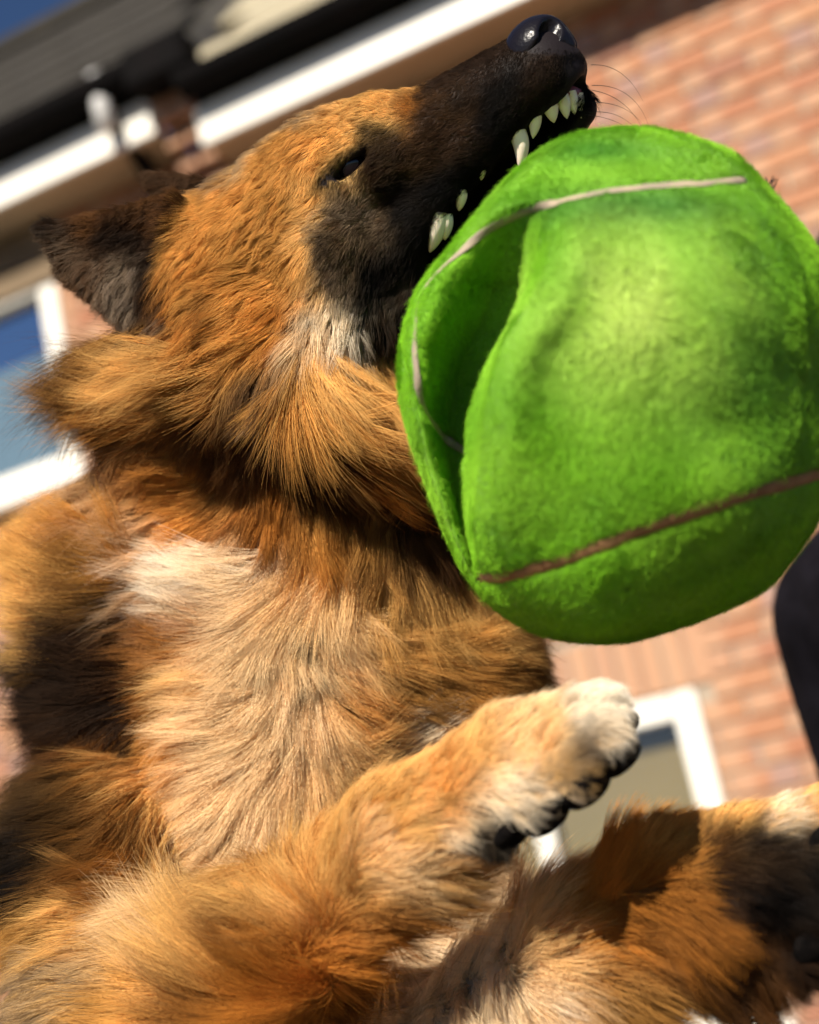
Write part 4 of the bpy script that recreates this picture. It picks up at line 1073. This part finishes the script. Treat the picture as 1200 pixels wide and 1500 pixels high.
_tl = FHM.node('ShaderNodeBsdfTranslucent'); FHM.l.new(_at.outputs['Color'], _tl.inputs['Color']); _ms = FHM.node('ShaderNodeMixShader'); _ms.inputs[0].default_value = .3
FHM.l.new(FHM.b.outputs[0], _ms.inputs[1]); FHM.l.new(_tl.outputs[0], _ms.inputs[2]); FHM.l.new(_ms.outputs[0], FHM.n['Material Output'].inputs['Surface'])
fl = np.stack([wob(bp, 22, 101 + k) for k in range(3)], 1) + np.array([-.3, -.7, 0]); fl -= bnn * (fl * bnn).sum(1, keepdims=True); fl /= np.linalg.norm(fl, axis=1, keepdims=True) + 1e-9
fd = (.25 + .75 * np.clip((bfac + .3) / .3, 0, 1)) * np.clip((sd - .0022) / .001, 0, 1)
if FUR:
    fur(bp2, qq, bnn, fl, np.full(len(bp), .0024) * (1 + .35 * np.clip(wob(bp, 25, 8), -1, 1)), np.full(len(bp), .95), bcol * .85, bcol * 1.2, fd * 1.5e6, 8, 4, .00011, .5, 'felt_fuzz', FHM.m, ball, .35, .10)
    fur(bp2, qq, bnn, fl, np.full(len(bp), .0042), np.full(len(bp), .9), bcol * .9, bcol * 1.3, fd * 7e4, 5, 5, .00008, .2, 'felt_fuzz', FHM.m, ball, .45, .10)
# frayed thread on the ball's rim
tb = P(1122, 290, .80); tp = []
for a in range(11):
    e = P(1122 + random.uniform(-6, 22), 262 + random.uniform(-12, 16), .80 + random.uniform(-.005, .005)); m_ = (tb + e) / 2 + rng.normal(0, .0022, 3)
    t = np.linspace(0, 1, 6)[:, None]; tp.append(tb * (1 - t) ** 2 + 2 * m_ * t * (1 - t) + e * t * t)
tp = np.array(tp); make_hair('loose_thread', tp, np.full(tp.shape[:2], .00035), np.full(tp.shape, .02), HM.m, ball)

# ------------------------------------------------------------------ the person at the right
PB = to_world(P(1470, 1000, 1.42)); PB = np.array([PB[0], PB[1], 0.0])
pf = np.array([-.96, -.28, 0]); pl_ = np.array([pf[1] * -1, pf[0], 0]) * -1      # facing the dog; sideways
def PP(f, l, z): return np.array([0.0, 0.0, 0.0]) + pf * f + pl_ * l + np.array([0, 0, z])
PS = 1.0
CLOTH = plain('black_wool', (.004, .0035, .005), (.008, .007, .010), 30, .95, .4, .004, spec=.06)
TROU = plain('black_denim', (.010, .010, .013), (.016, .016, .02), 30, .85, .4, .004)
SKIN = plain('person_skin', (.50, .29, .20), (.45, .25, .17), 25, .5, .1)
HAIRM = plain('person_hair', (.03, .018, .010), (.05, .03, .016), 40, .5, .6, .004)
SHOE = plain('shoe_leather', (.02, .018, .016), None, 20, .4)
lo, hi = np.array([-.62, -.62, -.02]), np.array([.62, .62, 1.85])
def body_field(h=.010): return Field(lo, hi, h)
f = body_field(.007)
f.ell(PP(.02, 0, 1.66), (.095, .075, .12), 1, .02); f.cone(PP(0, 0, 1.42), .058, PP(.01, 0, 1.56), .052, 1, .02)
f.cone(PP(.10, 0, 1.655), .012, PP(.125, 0, 1.63), .016, 1, .012); f.cone(PP(.055, 0, 1.59), .05, PP(.085, 0, 1.565), .03, 1, .02)
for sg in (1, -1):
    f.ell(PP(.0, .085 * sg, 1.65), (.022, .014, .034), 1, .006)
    f.ell(PP(.092, .033 * sg, 1.675), (.012, .016, .010), 1, .004, op='sub')
    f.ell(PP(.02, .26 * sg, .80), (.040, .022, .052), 1, .01); f.cone(PP(.0, .26 * sg, .90), .03, PP(.015, .26 * sg, .83), .030, 1, .01)
    for k, (fx, ln_) in enumerate(((.048, .075), (.028, .085), (.008, .08), (-.012, .065))):
        f.cone(PP(fx, .262 * sg, .77), .0105, PP(fx + .008, .252 * sg, .77 - ln_ * .55), .0095, 1, .004); f.cone(PP(fx + .008, .252 * sg, .77 - ln_ * .55), .0095, PP(fx + .004, .232 * sg, .77 - ln_), .008, 1, .004)
    f.cone(PP(.045, .25 * sg, .825), .013, PP(.085, .235 * sg, .775), .010, 1, .006)
f.cone(PP(0, 0, .95), .12, PP(.01, 0, 1.34), .11, 1, .04); f.cone(PP(0, -.15, 1.37), .05, PP(0, .15, 1.37), .05, 1, .04)
for sg in (1, -1):
    f.cone(PP(0, .19 * sg, 1.36), .045, PP(-.03, .26 * sg, 1.12), .04, 1, .02); f.cone(PP(-.03, .26 * sg, 1.12), .04, PP(.0, .26 * sg, .89), .03, 1, .02)
    f.cone(PP(0, .09 * sg, .90), .085, PP(.02, .10 * sg, .48), .055, 1, .02); f.cone(PP(.02, .10 * sg, .48), .055, PP(0, .11 * sg, .07), .038, 1, .01)
v, q, _ = f.mesh(); v = v * PS + PB; person = link('person', mesh_np('person', v, q, SKIN))
tag(person, 'person in black clothes standing at the right edge behind the ball', 'person')
f = body_field()
f.cone(PP(.01, 0, .98), .175, PP(.02, 0, 1.30), .150, 1, .05); f.cone(PP(0, 0, .72), .205, PP(.01, 0, .98), .175, 1, .04)
f.cone(PP(.02, -.16, 1.41), .095, PP(.02, .16, 1.41), .095, 1, .06); f.cone(PP(0, 0, 1.40), .085, PP(.005, 0, 1.475), .072, 1, .03)
for sg in (1, -1): f.cone(PP(.02, .20 * sg, 1.40), .090, PP(-.01, .26 * sg, 1.12), .075, 1, .02); f.cone(PP(-.03, .26 * sg, 1.12), .058, PP(.0, .26 * sg, .88), .045, 1, .01)
v, q, _ = f.mesh(); v = v * PS + PB; n = vnormals(v, q); v = v + n * (wob(v * np.array([1, 1, .3]), 9, 200) * .004)[:, None]
link('coat', mesh_np('coat', v, q, CLOTH), person)
f = body_field()
for sg in (1, -1):
    f.cone(PP(0, .09 * sg, .86), .105, PP(.02, .10 * sg, .48), .075, 1, .02); f.cone(PP(.02, .10 * sg, .48), .075, PP(0, .11 * sg, .08), .055, 1, .01)
v, q, _ = f.mesh(); v = v * PS + PB; link('trousers', mesh_np('trousers', v, q, TROU), person)
f = body_field()
f.ell(PP(-.012, 0, 1.70), (.108, .088, .105), 1, .01); f.ell(PP(.10, 0, 1.62), (.075, .085, .11), 1, .02, op='sub')
v, q, _ = f.mesh(); v = v * PS + PB; link('hair', mesh_np('hair', v, q, HAIRM), person)
for sg in (1, -1):
    f = body_field(); f.cone(PP(-.05, .11 * sg, .045), .045, PP(.16, .115 * sg, .035), .036, 1, .01); f.cone(PP(-.02, .11 * sg, .09), .05, PP(-.02, .11 * sg, .05), .05, 1, .02)
    v, q, _ = f.mesh(); v = v * PS + PB; link('shoe', mesh_np('shoe', v, q, SHOE), person)
